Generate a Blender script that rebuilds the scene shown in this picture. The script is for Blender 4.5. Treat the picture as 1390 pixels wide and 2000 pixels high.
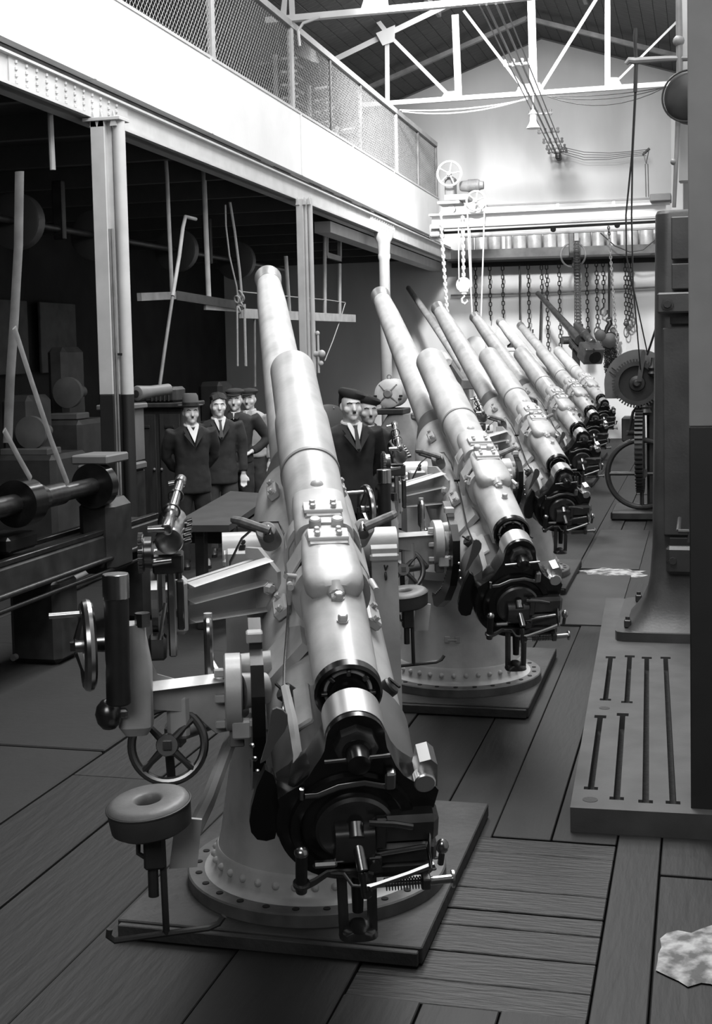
import bpy, bmesh, math, random
from math import sin, cos, pi, radians
from mathutils import Vector as V, Matrix
random.seed(7)
SC = bpy.context.scene
for o in list(bpy.data.objects): bpy.data.objects.remove(o)

# ------------------------------------------------------------------ camera
CAM = V((0, 0, 1.88)); F = 2584.0; YAW, PITCH, ROLL, PY = .255, .069, -.022, 865.0
fw = V((-sin(YAW)*cos(PITCH), cos(YAW)*cos(PITCH), -sin(PITCH)))
r_ = V((cos(YAW), sin(YAW), 0)); u_ = r_.cross(fw)
RT, UP = r_*cos(ROLL)+u_*sin(ROLL), u_*cos(ROLL)-r_*sin(ROLL)
cd = bpy.data.cameras.new('camera'); co = bpy.data.objects.new('camera', cd); SC.collection.objects.link(co)
cd.sensor_fit = 'HORIZONTAL'; cd.sensor_width = 36; cd.lens = F*36/1390; cd.shift_y = -(1000-PY)/1390
cd.clip_start = .05; cd.clip_end = 200
co.matrix_world = Matrix(((RT.x, UP.x, -fw.x, CAM.x), (RT.y, UP.y, -fw.y, CAM.y), (RT.z, UP.z, -fw.z, CAM.z), (0, 0, 0, 1)))
SC.camera = co
def at(px, py, Y=None, X=None, Z=None):          # the point of the hall seen at a pixel, on a plane of the hall
    d = fw+RT*((px-695)/F)+UP*((PY-py)/F)
    t = (Y-CAM.y)/d.y if Y is not None else ((X-CAM.x)/d.x if X is not None else (Z-CAM.z)/d.z)
    return CAM+d*t
# ------------------------------------------------------------------ light
vs = SC.view_settings; vs.view_transform = 'Standard'; vs.look = 'None'; vs.gamma = 1; vs.use_curve_mapping = False
vs.exposure = 0.0
w = bpy.data.worlds.new('world'); SC.world = w; w.use_nodes = True
w.node_tree.nodes['Background'].inputs[0].default_value = (.8, .8, .8, 1)
w.node_tree.nodes['Background'].inputs[1].default_value = .06
def area(name, loc, size, sizey, power, rot=(0, 0, 0), col=1.0):
    l = bpy.data.lights.new(name, 'AREA'); l.shape = 'RECTANGLE'; l.size = size; l.size_y = sizey; l.energy = power
    l.color = (1, 1, 1); o = bpy.data.objects.new(name, l); SC.collection.objects.link(o)
    o.location = loc; o.rotation_euler = rot; return o
area('skylight_rear', (-2.6, 19.5, 7.6), 1.5, 4.5, 760, (radians(22), 0, 0))
sl = bpy.data.lights.new('sunbeam', 'SPOT'); sl.energy = 9000; sl.spot_size = radians(40); sl.spot_blend = .7; sl.shadow_soft_size = .35
so = bpy.data.objects.new('sunbeam', sl); SC.collection.objects.link(so); so.location = (-2.85, 14.0, 7.5); so.rotation_euler = (V((-4.1, 27.3, 1.6))-so.location).to_track_quat('-Z', 'Y').to_euler()
area('skylight_middle', (-2.6, 11.5, 7.6), 1.6, 7.0, 560)
area('column_fill', (-.9, 6.0, 6.9), 2.0, 6.0, 620, (0, radians(24), 0))  # added fill lamp turned to the gallery columns, off the ridge opening
area('fill_behind', (-.9, -2.8, 4.9), 3.4, 2.4, 150, (radians(72), 0, radians(12)))  # added fill lamp behind the camera, brightens upright faces turned to it

# ------------------------------------------------------------------ materials
MT = {}
def mat(name, c, rough=.5, metal=0., mott=.15, scale=6., bump=.0, bscale=60., c2=None, spec=.5, coat=0., stretch=None, thr=(.35, .7)):
    if name in MT: return MT[name]
    m = bpy.data.materials.new(name); m.use_nodes = True; n = m.node_tree; b = n.nodes['Principled BSDF']
    L = n.links; N = n.nodes.new
    tc = N('ShaderNodeTexCoord'); mp = N('ShaderNodeMapping'); L.new(tc.outputs['Object'], mp.inputs[0])
    if stretch: mp.inputs['Scale'].default_value = stretch
    ns = N('ShaderNodeTexNoise'); ns.inputs['Scale'].default_value = scale; ns.inputs['Detail'].default_value = 6
    L.new(mp.outputs[0], ns.inputs['Vector'])
    rp = N('ShaderNodeValToRGB'); L.new(ns.outputs['Fac'], rp.inputs[0])
    lo = c2 if c2 is not None else c*(1-mott)
    rp.color_ramp.elements[0].position = thr[0]; rp.color_ramp.elements[1].position = thr[1]
    rp.color_ramp.elements[0].color = (lo, lo, lo, 1); rp.color_ramp.elements[1].color = (c, c, c, 1)
    L.new(rp.outputs[0], b.inputs['Base Color'])
    b.inputs['Roughness'].default_value = rough; b.inputs['Metallic'].default_value = metal
    b.inputs['Specular IOR Level'].default_value = spec; b.inputs['Coat Weight'].default_value = coat
    b.inputs['Coat Roughness'].default_value = .12
    if bump:
        n2 = N('ShaderNodeTexNoise'); n2.inputs['Scale'].default_value = bscale; n2.inputs['Detail'].default_value = 4
        L.new(mp.outputs[0], n2.inputs['Vector'])
        bp = N('ShaderNodeBump'); bp.inputs['Strength'].default_value = bump; bp.inputs['Distance'].default_value = .01
        L.new(n2.outputs['Fac'], bp.inputs['Height']); L.new(bp.outputs[0], b.inputs['Normal'])
    MT[name] = m; return m
PAINT = mat('gun_paint', .45, .42, mott=.32, scale=7, bump=.05, coat=.12, thr=(.3, .62))
PAINTD = mat('gun_paint_dark', .16, .45, mott=.3, scale=5)
STEEL = mat('polished_steel', .42, .24, 1, mott=.15, scale=20)
STEELD = mat('oiled_steel', .16, .26, .9, mott=.4, scale=14)
BLACK = mat('black_enamel', .010, .22, .0, mott=.5, scale=10, spec=.5)
BLACKM = mat('black_grip', .012, .5, mott=.4, scale=30)
FLANGE = mat('stained_flange', .13, .5, mott=.6, scale=9, bump=.1, thr=(.3, .75))
LEATHER = mat('seat_leather', .15, .5, mott=.25, scale=12, bump=.1)
LEATHERD = mat('seat_side', .04, .6, mott=.3, scale=12)
PLATEW = mat('platform_board', .045, .65, mott=.65, scale=5, bump=.4, bscale=30, thr=(.3, .8))
WOOD = mat('floor_board', .040, .55, mott=.65, scale=3, bump=.5, bscale=8, stretch=(9, 1.2, 4), thr=(.3, .8))
WOODX = mat('floor_board_cross', .010, .55, mott=.6, scale=3, bump=.5, bscale=8, stretch=(1.2, 9, 4))
SLAB = mat('floor_slab', .007, .7, mott=.5, scale=2.5, bump=.2, bscale=20)
PIT = mat('floor_base', .012, .9)
WHITE = mat('white_wash', .70, .8, mott=.12, scale=1.3, bump=.1, bscale=20)
WALLB = mat('wall_plaster', .74, .85, mott=.3, scale=.55, bump=.25, bscale=12, stretch=(1, 1, .35))
IRONW = mat('white_iron', .50, .5, mott=.15, scale=5)
IRONG = mat('grey_iron', .20, .5, mott=.4, scale=6)
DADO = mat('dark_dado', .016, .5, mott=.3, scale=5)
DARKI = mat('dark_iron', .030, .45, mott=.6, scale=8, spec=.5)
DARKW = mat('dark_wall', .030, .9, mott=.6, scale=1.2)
ROOFM = mat('roof_board', .085, .8, mott=.5, scale=3, stretch=(1, 6, 1))
CAST = mat('machine_cast_iron', .05, .42, mott=.5, scale=4, bump=.08)
TPLATE = mat('planed_iron_plate', .065, .6, 0, mott=.35, scale=6, bump=.05)
ROPE = mat('rope', .36, .85, mott=.3, scale=80)
CHAIN = mat('chain_iron', .05, .45, .3, mott=.4, scale=20)
TIN = mat('tin_drum', .48, .45, .2, mott=.3, scale=8)
SKIN = mat('skin', .60, .55, mott=.1, scale=10)
SUIT = mat('dark_suit', .018, .9, mott=.35, scale=9)
SUIT2 = mat('charcoal_suit', .030, .9, mott=.35, scale=9)
OVER = mat('dark_overall', .034, .9, mott=.4, scale=8)
SHIRT = mat('white_shirt', .62, .8, mott=.1)
SMOCK = mat('pale_jacket', .38, .85, mott=.25, scale=7)
TROU = mat('grey_trousers', .055, .9, mott=.3, scale=9)
FELT = mat('grey_felt', .10, .9, mott=.2)
HAIR = mat('dark_hair', .018, .6, mott=.5, scale=60)
BERET = mat('black_beret', .012, .9)
SHOE = mat('black_shoe', .015, .35)
GLASS = mat('lens_glass', .05, .05, spec=1)
DEBRIS = mat('pale_debris', .42, .9, mott=.75, scale=14, bump=.6, bscale=40, thr=(.4, .6))

# ------------------------------------------------------------------ mesh helpers
SPLIT = {'bolt', 'head_bolt', 'cover_lug', 'castle_notch', 'band_bolt', 'strap_stud', 'rivet', 'adjusting_screw', 'telescope_clip', 'block_cheek', 'strut', 'column_head', 'bracket_frame', 'conduit_joint', 'guide_rail', 'cable_clip', 'filler_cap'}
class MB:
    def __init__(s, M=None): s.v = []; s.f = []; s.M = M or Matrix()
    def add(s, vs, fs, M=None):
        k = len(s.v); T = s.M @ M if M else s.M
        s.v += [T @ V(p) for p in vs]; s.f += [tuple(i+k for i in f) for f in fs]; return s
    def box(s, c, d, b=0., M=None, rot=None):
        x, y, z = [a/2 for a in d]
        R = Matrix.Translation(c)
        if rot: R = R @ rot
        if M: R = M @ R
        if not b:
            vs = [(i*x, j*y, k*z) for i in (-1, 1) for j in (-1, 1) for k in (-1, 1)]
            return s.add(vs, [(0, 1, 3, 2), (4, 6, 7, 5), (0, 4, 5, 1), (2, 3, 7, 6), (0, 2, 6, 4), (1, 5, 7, 3)], R)
        b = min(b, x*.9, y*.9, z*.9); vs = []; fs = []; ix = {}
        for i in (-1, 1):
            for j in (-1, 1):
                for k in (-1, 1):
                    for ax in range(3):
                        p = [i*(x-b), j*(y-b), k*(z-b)]; p[ax] = (i*x, j*y, k*z)[ax]; ix[i, j, k, ax] = len(vs); vs.append(p)
        for ax in range(3):
            o = [a for a in range(3) if a != ax]
            for sg in (-1, 1):
                q = []
                for a, bb in ((-1, -1), (1, -1), (1, 1), (-1, 1)):
                    k = [0, 0, 0]; k[ax] = sg; k[o[0]] = a; k[o[1]] = bb; q.append(ix[(*k, ax)])
                fs.append(q if (sg > 0) == (ax != 1) else q[::-1])
        for ax in range(3):
            o = [a for a in range(3) if a != ax]
            for a in (-1, 1):
                for bb in (-1, 1):
                    k = [0, 0, 0]; k[o[0]] = a; k[o[1]] = bb; k1 = list(k); k1[ax] = -1; k2 = list(k); k2[ax] = 1
                    fs.append([ix[(*k1, o[0])], ix[(*k2, o[0])], ix[(*k2, o[1])], ix[(*k1, o[1])]])
        for i in (-1, 1):
            for j in (-1, 1):
                for k in (-1, 1): fs.append([ix[i, j, k, 0], ix[i, j, k, 1], ix[i, j, k, 2]])
        return s.add(vs, fs, R)
    def rev(s, p, ax, prof, n=24, M=None, cap=True, ref=None):     # solid of revolution: prof = [(t, r)]
        p, ax = V(p), V(ax).normalized(); a = V(ref) if ref else (V((0, 0, 1)) if abs(ax.z) < .9 else V((1, 0, 0)))
        e1 = (a-ax*a.dot(ax)).normalized(); e2 = ax.cross(e1); vs = []; fs = []
        for t, r in prof:
            for i in range(n):
                an = 2*pi*i/n; vs.append(p+ax*t+e1*(r*cos(an))+e2*(r*sin(an)))
        m = len(prof)
        for j in range(m-1):
            for i in range(n): fs.append((j*n+i, j*n+(i+1) % n, (j+1)*n+(i+1) % n, (j+1)*n+i))
        if cap: fs.append(tuple(range(n-1, -1, -1))); fs.append(tuple((m-1)*n+i for i in range(n)))
        return s.add(vs, fs, M)
    def cyl(s, p0, p1, r, r1=None, n=16, b=0., M=None):
        p0, p1 = V(p0), V(p1); L = (p1-p0).length; r1 = r if r1 is None else r1
        pr = [(0, r), (L, r1)] if not b else [(0, r-b), (b, r), (L-b, r1), (L, r1-b)]
        return s.rev(p0, p1-p0, pr, n, M)
    def tube(s, pts, r, n=8, closed=False, M=None, flat=None):
        pts = [V(p) for p in pts]; m = len(pts); rs = r if isinstance(r, (list, tuple)) else [r]*m
        vs = []; fs = []; pe = None
        for i, p in enumerate(pts):
            d = (pts[(i+1) % m]-pts[i-1]) if (closed or 0 < i < m-1) else (pts[1]-pts[0] if i == 0 else pts[-1]-pts[-2])
            d.normalize()
            if pe is None: a = V((0, 0, 1)) if abs(d.z) < .9 else V((1, 0, 0)); e = a
            else: e = pe
            e = (e-d*e.dot(d)).normalized(); pe = e; g = d.cross(e)
            fx, fy = flat or (1, 1)
            for k in range(n): an = 2*pi*k/n; vs.append(p+e*(rs[i]*fx*cos(an))+g*(rs[i]*fy*sin(an)))
        for i in range(m if closed else m-1):
            for k in range(n): fs.append((i*n+k, i*n+(k+1) % n, ((i+1) % m)*n+(k+1) % n, ((i+1) % m)*n+k))
        if not closed: fs.append(tuple(range(n-1, -1, -1))); fs.append(tuple((m-1)*n+k for k in range(n)))
        return s.add(vs, fs, M)
    def ball(s, c, r, n=12, M=None, sc=(1, 1, 1)):
        k = n//2; pr = [(-cos(pi*i/k), max(sin(pi*i/k), .001)) for i in range(k+1)]
        T = Matrix.Translation(c) @ Matrix.Diagonal((r*sc[0], r*sc[1], r*sc[2], 1))
        return s.rev((0, 0, 0), (0, 0, 1), pr, n, (M @ T) if M else T)
    def prism(s, out, o, e1, e2, dep, M=None, hole=None):            # outline in plane (e1,e2), thickness along e1xe2
        o, e1, e2 = V(o), V(e1), V(e2); nn = e1.cross(e2).normalized()*dep; n = len(out)
        vs = [o+e1*a+e2*b for a, b in out]; vs += [p+nn for p in vs]
        fs = [tuple(range(n-1, -1, -1)), tuple(range(n, 2*n))]+[(i, (i+1) % n, n+(i+1) % n, n+i) for i in range(n)]
        return s.add(vs, fs, M)
    def ring(s, c, ax, R, r, n=32, k=10, M=None):
        c, ax = V(c), V(ax).normalized(); a = V((0, 0, 1)) if abs(ax.z) < .9 else V((1, 0, 0))
        e1 = (a-ax*a.dot(ax)).normalized(); e2 = ax.cross(e1)
        return s.tube([c+e1*(R*cos(2*pi*i/n))+e2*(R*sin(2*pi*i/n)) for i in range(n)], r, k, True, M)
    def washer(s, c, ax, r0, r1, t, n=32, M=None):                   # ring with square section
        c, ax = V(c), V(ax).normalized(); a = V((0, 0, 1)) if abs(ax.z) < .9 else V((1, 0, 0))
        e1 = (a-ax*a.dot(ax)).normalized(); e2 = ax.cross(e1); vs = []; fs = []
        for q, (rr, tt) in enumerate(((r0, 0), (r1, 0), (r1, t), (r0, t))):
            for i in range(n): an = 2*pi*i/n; vs.append(c+ax*tt+e1*(rr*cos(an))+e2*(rr*sin(an)))
        for q in range(4):
            for i in range(n): fs.append((q*n+i, q*n+(i+1) % n, ((q+1) % 4)*n+(i+1) % n, ((q+1) % 4)*n+i))
        return s.add(vs, fs, M)
    def parts(s):
        p = list(range(len(s.v)))
        def f(i):
            while p[i] != i: p[i] = p[p[i]]; i = p[i]
            return i
        for fc in s.f:
            a = f(fc[0])
            for q in fc[1:]: p[f(q)] = a
        gr = {}
        for fc in s.f: gr.setdefault(f(fc[0]), []).append(fc)
        return list(gr.values())
    def build(s, name, m, parent=None, smooth=True, ang=35, origin=None):
        if parent is not None and name in SPLIT:
            gs = s.parts()
            if 1 < len(gs) <= 12:
                for fs in gs:
                    ix = sorted({i for q in fs for i in q}); mp = {i: k for k, i in enumerate(ix)}; b = MB(); b.v = [s.v[i] for i in ix]; b.f = [tuple(mp[i] for i in q) for q in fs]
                    o = b._build(name, m, parent, smooth, ang, origin)
                return o
        return s._build(name, m, parent, smooth, ang, origin)
    def _build(s, name, m, parent=None, smooth=True, ang=35, origin=None):
        me = bpy.data.meshes.new(name); vs = s.v
        o = bpy.data.objects.new(name, me)
        if parent is None:
            if origin is None:
                xs = [p.x for p in vs]; ys = [p.y for p in vs]; zs = [p.z for p in vs]
                origin = V(((min(xs)+max(xs))/2, (min(ys)+max(ys))/2, min(zs)))
            vs = [p-V(origin) for p in vs]; o.location = origin
        me.from_pydata([tuple(p) for p in vs], [], s.f); me.validate()
        bm = bmesh.new(); bm.from_mesh(me); bmesh.ops.recalc_face_normals(bm, faces=bm.faces); bm.to_mesh(me); bm.free()
        if smooth:
            for p in me.polygons: p.use_smooth = True
            me.set_sharp_from_angle(angle=radians(ang))
        me.materials.append(m); SC.collection.objects.link(o)
        if parent is not None: o.parent = parent
        return o
def tag(o, label=None, cat=None, group=None, kind=None):
    if label: o['label'] = label
    if cat: o['category'] = cat
    if group: o['group'] = group
    if kind: o['kind'] = kind
    return o
def empty(name, loc, rz=0, label=None, cat=None, group=None):
    o = bpy.data.objects.new(name, None); o.empty_display_size = .1; SC.collection.objects.link(o); o.location = loc; o.rotation_euler = (0, 0, rz)
    return tag(o, label, cat, group)
def st(o): o['kind'] = 'structure'; return o
def dup(o, parent=None, skip=()):
    c = o.copy(); SC.collection.objects.link(c)
    if parent is not None: c.parent = parent
    for ch in list(o.children):
        if ch.name.split('.')[0] in skip: continue
        dup(ch, c, skip)
    return c
def like(o, parent, loc=None, M=None):          # one more piece sharing the mesh of o
    c = o.copy(); SC.collection.objects.link(c); c.parent = parent
    if M is not None: c.matrix_local = M
    elif loc is not None: c.location = loc
    return c
X_, Y_, Z_ = V((1, 0, 0)), V((0, 1, 0)), V((0, 0, 1))
def arc(c, e1, e2, r, a0, a1, n): c, e1, e2 = V(c), V(e1), V(e2); return [c+e1*(r*cos(radians(a0+(a1-a0)*i/n)))+e2*(r*sin(radians(a0+(a1-a0)*i/n))) for i in range(n+1)]
def loft(mb, secs, n=24, M=None, cap=True):      # secs: (centre, e1, e2, w1, w2, power)
    vs = []; fs = []; m = len(secs)
    for c, e1, e2, a, b, pw in secs:
        c, e1, e2 = V(c), V(e1), V(e2)
        for i in range(n):
            t = 2*pi*i/n; x = abs(cos(t))**(2/pw)*(1 if cos(t) >= 0 else -1); y = abs(sin(t))**(2/pw)*(1 if sin(t) >= 0 else -1)
            vs.append(c+e1*(a*x)+e2*(b*y))
    for j in range(m-1):
        for i in range(n): fs.append((j*n+i, j*n+(i+1) % n, (j+1)*n+(i+1) % n, (j+1)*n+i))
    if cap: fs += [tuple(range(n-1, -1, -1)), tuple((m-1)*n+i for i in range(n))]
    return mb.add(vs, fs, M)

# ================================================================== THE GUNS
EL = .353
ME = Matrix(((1, 0, 0, 0), (0, cos(EL), -sin(EL), 0), (0, sin(EL), cos(EL), 1.145), (0, 0, 0, 1)))   # elevating frame: x, along the bore, up
def hexbolt(mb, p, ax, r=.011, h=.014, M=None): mb.rev(p, ax, [(0, r*1.25), (.003, r*1.25), (.0031, r), (h*.85, r), (h, r*.8)], 6, M)
def wheel(root, name, c, ax, R, r, m, spokes=4, hub=.022, crank=None, a0=45, dish=.02, n=40):
    c, ax = V(c), V(ax).normalized(); a = Z_ if abs(ax.z) < .9 else X_
    e1 = (a-ax*a.dot(ax)).normalized(); e2 = ax.cross(e1)
    rim = MB().ring(c, ax, R, r, n, 10).build(name, m, root)
    h = MB().rev(c-ax*dish, ax, [(-.012, hub*.9), (0, hub), (.012, hub)], 20).build('hub', m, rim)
    h.data.materials[0] = m
    MB().box(c-ax*(dish+.013), (hub*.7,)*3, 0, rot=ax.to_track_quat('Z', 'Y').to_matrix().to_4x4()).build('square_shaft', STEELD, rim)
    for i in range(spokes):
        t = radians(a0+360*i/spokes); d = e1*cos(t)+e2*sin(t)
        MB().tube([c-ax*dish+d*hub*.6, c-ax*dish*.6+d*(hub+(R-hub)*.5), c+d*(R-r*.3)], [r*.95, r*.72, r*.95], 8).build('spoke', m, rim)
    if crank:
        t = radians(crank[0]); d = c+(e1*cos(t)+e2*sin(t))*R
        MB().rev(d, -ax, [(0, .010), (.012, .008), (.02, .011), (crank[1]-.01, .013), (crank[1], .008)], 12).build('crank_handle', crank[2] if len(crank) > 2 else m, rim)
    return rim
def make_gun():
    g = empty('naval_gun', (0, 0, 0))
    E = lambda: MB(ME)
    # ---- base
    fl = MB().rev((0, 0, 0), Z_, [(0, .452), (.04, .452), (.045, .447), (.046, .36), (.046, .05)], 64).build('base_flange', FLANGE, g)
    hl = MB().rev((0, 0, 0), Z_, [(0, .012), (.003, .012)], 10).build('bolt_hole', PIT, fl, origin=None)
    k = 0
    for i in range(26):
        t = 2*pi*(i+.5)/26; q = hl if i == 0 else like(hl, fl)
        q.location = (.415*cos(t), .415*sin(t), .0455)
    sk = MB().rev((0, 0, .045), Z_, [(0, .395), (.008, .372), (.02, .361), (.075, .352), (.085, .345)], 64).build('skirt', PAINT, g)
    rv = MB().rev((0, 0, 0), X_, [(-.004, .014), (.004, .013), (.010, .0095), (.014, .004)], 10).build('rivet', PAINT, sk)
    for i in range(34):
        t = 2*pi*i/34; q = rv if i == 0 else like(rv, sk)
        q.location = (.356*cos(t), .356*sin(t), .092); q.rotation_euler = (0, 0, t)
    MB().rev((0, 0, .12), Z_, [(0, .346), (.04, .335), (.25, .302), (.47, .268)], 64).build('pedestal', PAINT, g)
    MB().rev((0, 0, .585), Z_, [(0, .27), (.004, .292), (.05, .295), (.06, .285), (.09, .25), (.12, .20)], 48).build('training_ring', PAINT, g)
    b = MB()
    for i in (0, 1):
        t = radians(-112+10*i); b.box((.322*cos(t), .322*sin(t), .28), (.012, .03, .035), .003, rot=Matrix.Rotation(t, 4, 'Z'))
    b.tube(arc((0, 0, .28), X_, Y_, .335, -111, -103, 4), .004).build('cable_clip', PAINT, g)
    # ---- carriage cheeks
    for s in (-1, 1):
        out = [(-.13, .60), (.13, .60), (.10, .95), (.085, 1.12)]+[(.085*cos(radians(a)), 1.13+.06*sin(radians(a))) for a in (20, 50, 90, 130, 160)]+[(-.085, 1.12), (-.10, .95)]
        c = MB().prism(out, (.205 if s > 0 else -.205-.0, 0, 0), Y_, Z_, .09*s).build('cheek', PAINT, g)
        MB().box((.25*s, 0, 1.12), (.10, .19, .03), .008).build('cap_square', PAINT, c)
        b = MB(); hexbolt(b, (.25*s, .06, 1.135), Z_); hexbolt(b, (.25*s, -.06, 1.135), Z_); b.build('bolt', PAINT, c)
        if s > 0:
            b = MB(); b.ring((.25, -.105, 1.06), X_, .012, .004, 12, 6); b.tube([(.25, -.105, 1.08), (.245, -.11, 1.10)], .003); b.tube([(.25, -.105, 1.08), (.257, -.11, 1.098)], .003); b.build('grease_cap', DARKI, c)
    MB().cyl((-.30, 0, 1.145), (.30, 0, 1.145), .07, n=28).build('trunnion', PAINT, g)
    # ---- cradle
    b = E(); S = []
    for a, r_c, cz_, hh in ((.43, .140, -.01, .145), (.42, .154, -.015, .162), (.37, .172, -.03, .188), (.28, .184, -.045, .212), (.12, .190, -.06, .232), (-.15, .191, -.065, .240), (-.55, .190, -.060, .235), (-.85, .188, -.04, .212), (-1.05, .184, -.015, .185), (-1.24, .178, -.010, .178)):
        S.append(((0, a, cz_), X_, Z_, r_c, hh, 2.2))
    cr = loft(b, S, 48).build('cradle', PAINT, g, ang=25)
    E().box((0, -.44, .19), (.115, 1.5, .09), .012).build('cylinder_bed', PAINT, cr)
    for a, x, w_, l_ in ((.16, -.118, .010, .09), (.16, .118, .010, .09), (-.62, -.130, .02, .09), (-.70, .132, .02, .09)):
        p = E().box((x, a, .150), (w_+.03, l_, .03), .006, rot=Matrix.Rotation(radians(38 if x > 0 else -38), 4, 'Y')).build('pad', PAINT, cr)
        b = E()
        for d in (-.035, .035): hexbolt(b, (x*1.03, a+d, .163), (x, 0, abs(x)), .010, .016)
        b.build('bolt', PAINT, p)
    out = [(-.07, -.10), (.03, -.10), (.075, -.05), (.075, .05), (.02, .10), (-.07, .10)]
    E().prism(out, (-.150, -.84, .13), Y_*1.0, V((.62, 0, .78)), .03).build('side_boss', PAINT, cr)
    E().cyl((-.29, -.84, .09), (-.17, -.84, .10), .036, n=20).build('rack_stub', PAINT, cr)
    for x in (-.135, .133):
        sb = E().rev((x*.9, -1.04, .118), (x, 0, .12), [(0, .026), (.035, .026), (.040, .022)], 20).build('slotted_screw', DARKI, cr)
        E().box((x*1.148, -1.04, .151), (.006, .05, .006), rot=Matrix.Rotation(.5, 4, 'Z')).build('slot', PIT, sb)
    E().box((-.10, -1.16, .17), (.05, .17, .03), .006, rot=Matrix.Rotation(-.6, 4, 'Y')).build('guide_rail', PAINT, cr)
    E().tube([(-.150, -1.16, .235), (-.138, -1.28, .215), (-.130, -1.36, .17), (-.138, -1.40, .135)], [.012, .014, .013, .010], 6).build('firing_link', PAINT, cr)
    E().rev((0, 0, -.005), Y_, [(.40, .120), (.42, .152), (.50, .142), (.60, .122), (.67, .108), (.68, .100)], 40).build('barrel_collar', mat('collar_grey', .085, .45, mott=.2), g)
    # ---- barrel
    br = E().rev((0, 0, 0), Y_, [(-1.2, .11), (.3, .104), (.60, .103), (1.1, .0975), (2.7, .0785), (3.02, .0685), (3.05, .066), (3.06, .068), (3.10, .070), (3.18, .0745), (3.2, .073), (3.2, .05), (2.9, .05)], 48).build('barrel', PAINT, g)
    E().rev((0, 0, 0), Y_, [(3.06, .0695), (3.10, .071), (3.19, .0757), (3.2, .0735)], 48).build('muzzle_swell', mat('muzzle_metal', .40, .3, .6, mott=.2, scale=20), br)
    # ---- recoil cylinder on top of the barrel
    n0 = .305
    rc = E().rev((0, 0, n0), Y_, [(.95, .066), (.945, .084), (.93, .089), (.50, .0905), (.44, .092), (.40, .0975), (.36, .0985), (-.03, .0985)][::-1], 48).build('recoil_cylinder', PAINT, g, ang=25)
    E().rev((0, 0, n0), Y_, [(-1.29, .0815), (-1.0, .087), (-.06, .0965), (-.045, .0965)], 48).build('cylinder_body', PAINT, rc)
    E().rev((0, 0, n0), Y_, [(-.046, .093), (-.046, .101), (-.030, .101), (-.03, .093)], 48).build('joint_ring', mat('joint_grey', .22, .5), rc)
    for a in (-.99, -1.10):
        b = E(); hexbolt(b, (.004, a, n0+.086), Z_, .013, .02); b.build('bolt', PAINT, rc)
    E().rev((.0, -.30, n0+.09), Z_, [(0, .022), (.008, .018), (.014, .008)], 16).build('filler_boss', PAINT, rc)
    # saddle, straps, reservoir
    sd = E(); loft(sd, [((0, a, n0+.055), X_, Z_, w1, h1, 3) for a, w1, h1 in ((-.34, .070, .040), (-.36, .082, .052), (-.56, .088, .060), (-.60, .086, .058))], 28)
    sd = sd.build('saddle', PAINT, g)
    for a, w1, top in ((-.52, .095, .118), (-.70, .098, .122)):
        pr = [(-w1-.02, -.075), (-w1-.018, .01), (-w1+.012, .065), (-w1+.045, top), (w1-.045, top), (w1-.012, .065), (w1+.018, .01), (w1+.02, -.075)]
        inn = [(x*.93, z-.008 if z > .1 else z) for x, z in pr][::-1]
        s1 = E().prism(pr+inn, (0, a-.045, n0), X_, Z_, -.09).build('strap', PAINT, sd, smooth=False)
        pl = E().box((0, a, n0+top+.004), (.115, .055, .012), .002).build('bolt_plate', WHITE, sd)
        b = E()
        for x in (-.036, .026):
            for d in (-.013, .013): hexbolt(b, (x+.005, a+d, n0+top+.008), Z_, .0085, .014)
        b.build('bolt', PAINT, pl)
    b = E()
    for x in (-.03, .035): b.rev((x, -.612, n0+.10), Z_, [(0, .018), (.03, .018), (.034, .014)], 16)
    b.build('strap_stud', PAINT, sd)
    for s in (-1, 1):
        q = E().rev((0, 0, n0), Y_, [(-.78, .096), (-.78, .110), (-.83, .110), (-.83, .096)], 40) if s > 0 else E().rev((0, 0, n0), Y_, [(-.50, .096), (-.50, .112), (-.56, .112), (-.56, .096)], 40)
        q.build('band', PAINT, sd)
    b = E(); b.cyl((-.115, -.79, n0+.02), (-.115, -.85, n0+.045), .009); b.cyl((-.10, -.80, n0+.05), (-.128, -.83, n0+.07), .008); b.cyl((.115, -.79, n0+.02), (.122, -.86, n0+.03), .009); b.build('band_bolt', PAINT, sd)
    rs = E(); loft(rs, [((0, a, n0+z), X_, Z_, w1, h1, p) for a, z, w1, h1, p in ((-.60, .075, .060, .030, 3), (-.64, .075, .072, .040, 3), (-.74, .076, .079, .044, 3), (-.86, .080, .083, .046, 3), (-.91, .082, .080, .044, 3), (-.945, .084, .068, .036, 2.8), (-.96, .085, .050, .026, 2.4))], 32)
    rs = rs.build('reservoir', PAINT, g, ang=50)
    E().rev((0, -.945, n0+.088), (0, -1, -.05), [(0, .033), (.02, .024), (.03, .021)], 20).build('neck', PAINT, rs)
    b = E(); hexbolt(b, (0, -.974, n0+.087), (0, -1, -.05), .018, .026); b.build('plug', PAINT, rs)
    # piston end
    sb = E().rev((0, 0, n0), Y_, [(-1.27, .082), (-1.275, .0855), (-1.300, .0855), (-1.308, .079), (-1.298, .068), (-1.285, .056), (-1.305, .048), (-1.305, .038), (-1.34, .036)], 40).build('stuffing_box', BLACK, g, ang=25)
    b = E()
    for i in range(8):
        t = 2*pi*i/8; b.box((.060*cos(t), -1.298, n0+.060*sin(t)), (.018, .014, .01), .002, rot=Matrix.Rotation(-t, 4, 'Y'))
    b.build('castle_notch', STEELD, sb)
    E().cyl((0, -1.28, n0-.01), (0, -1.46, n0-.013), .034, n=24).build('piston_rod', STEEL, g)
    # yoke
    nc = .291
    P = [(.0706*cos(radians(a)), nc+.0706*sin(radians(a))) for a in range(0, 181, 12)]
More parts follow.
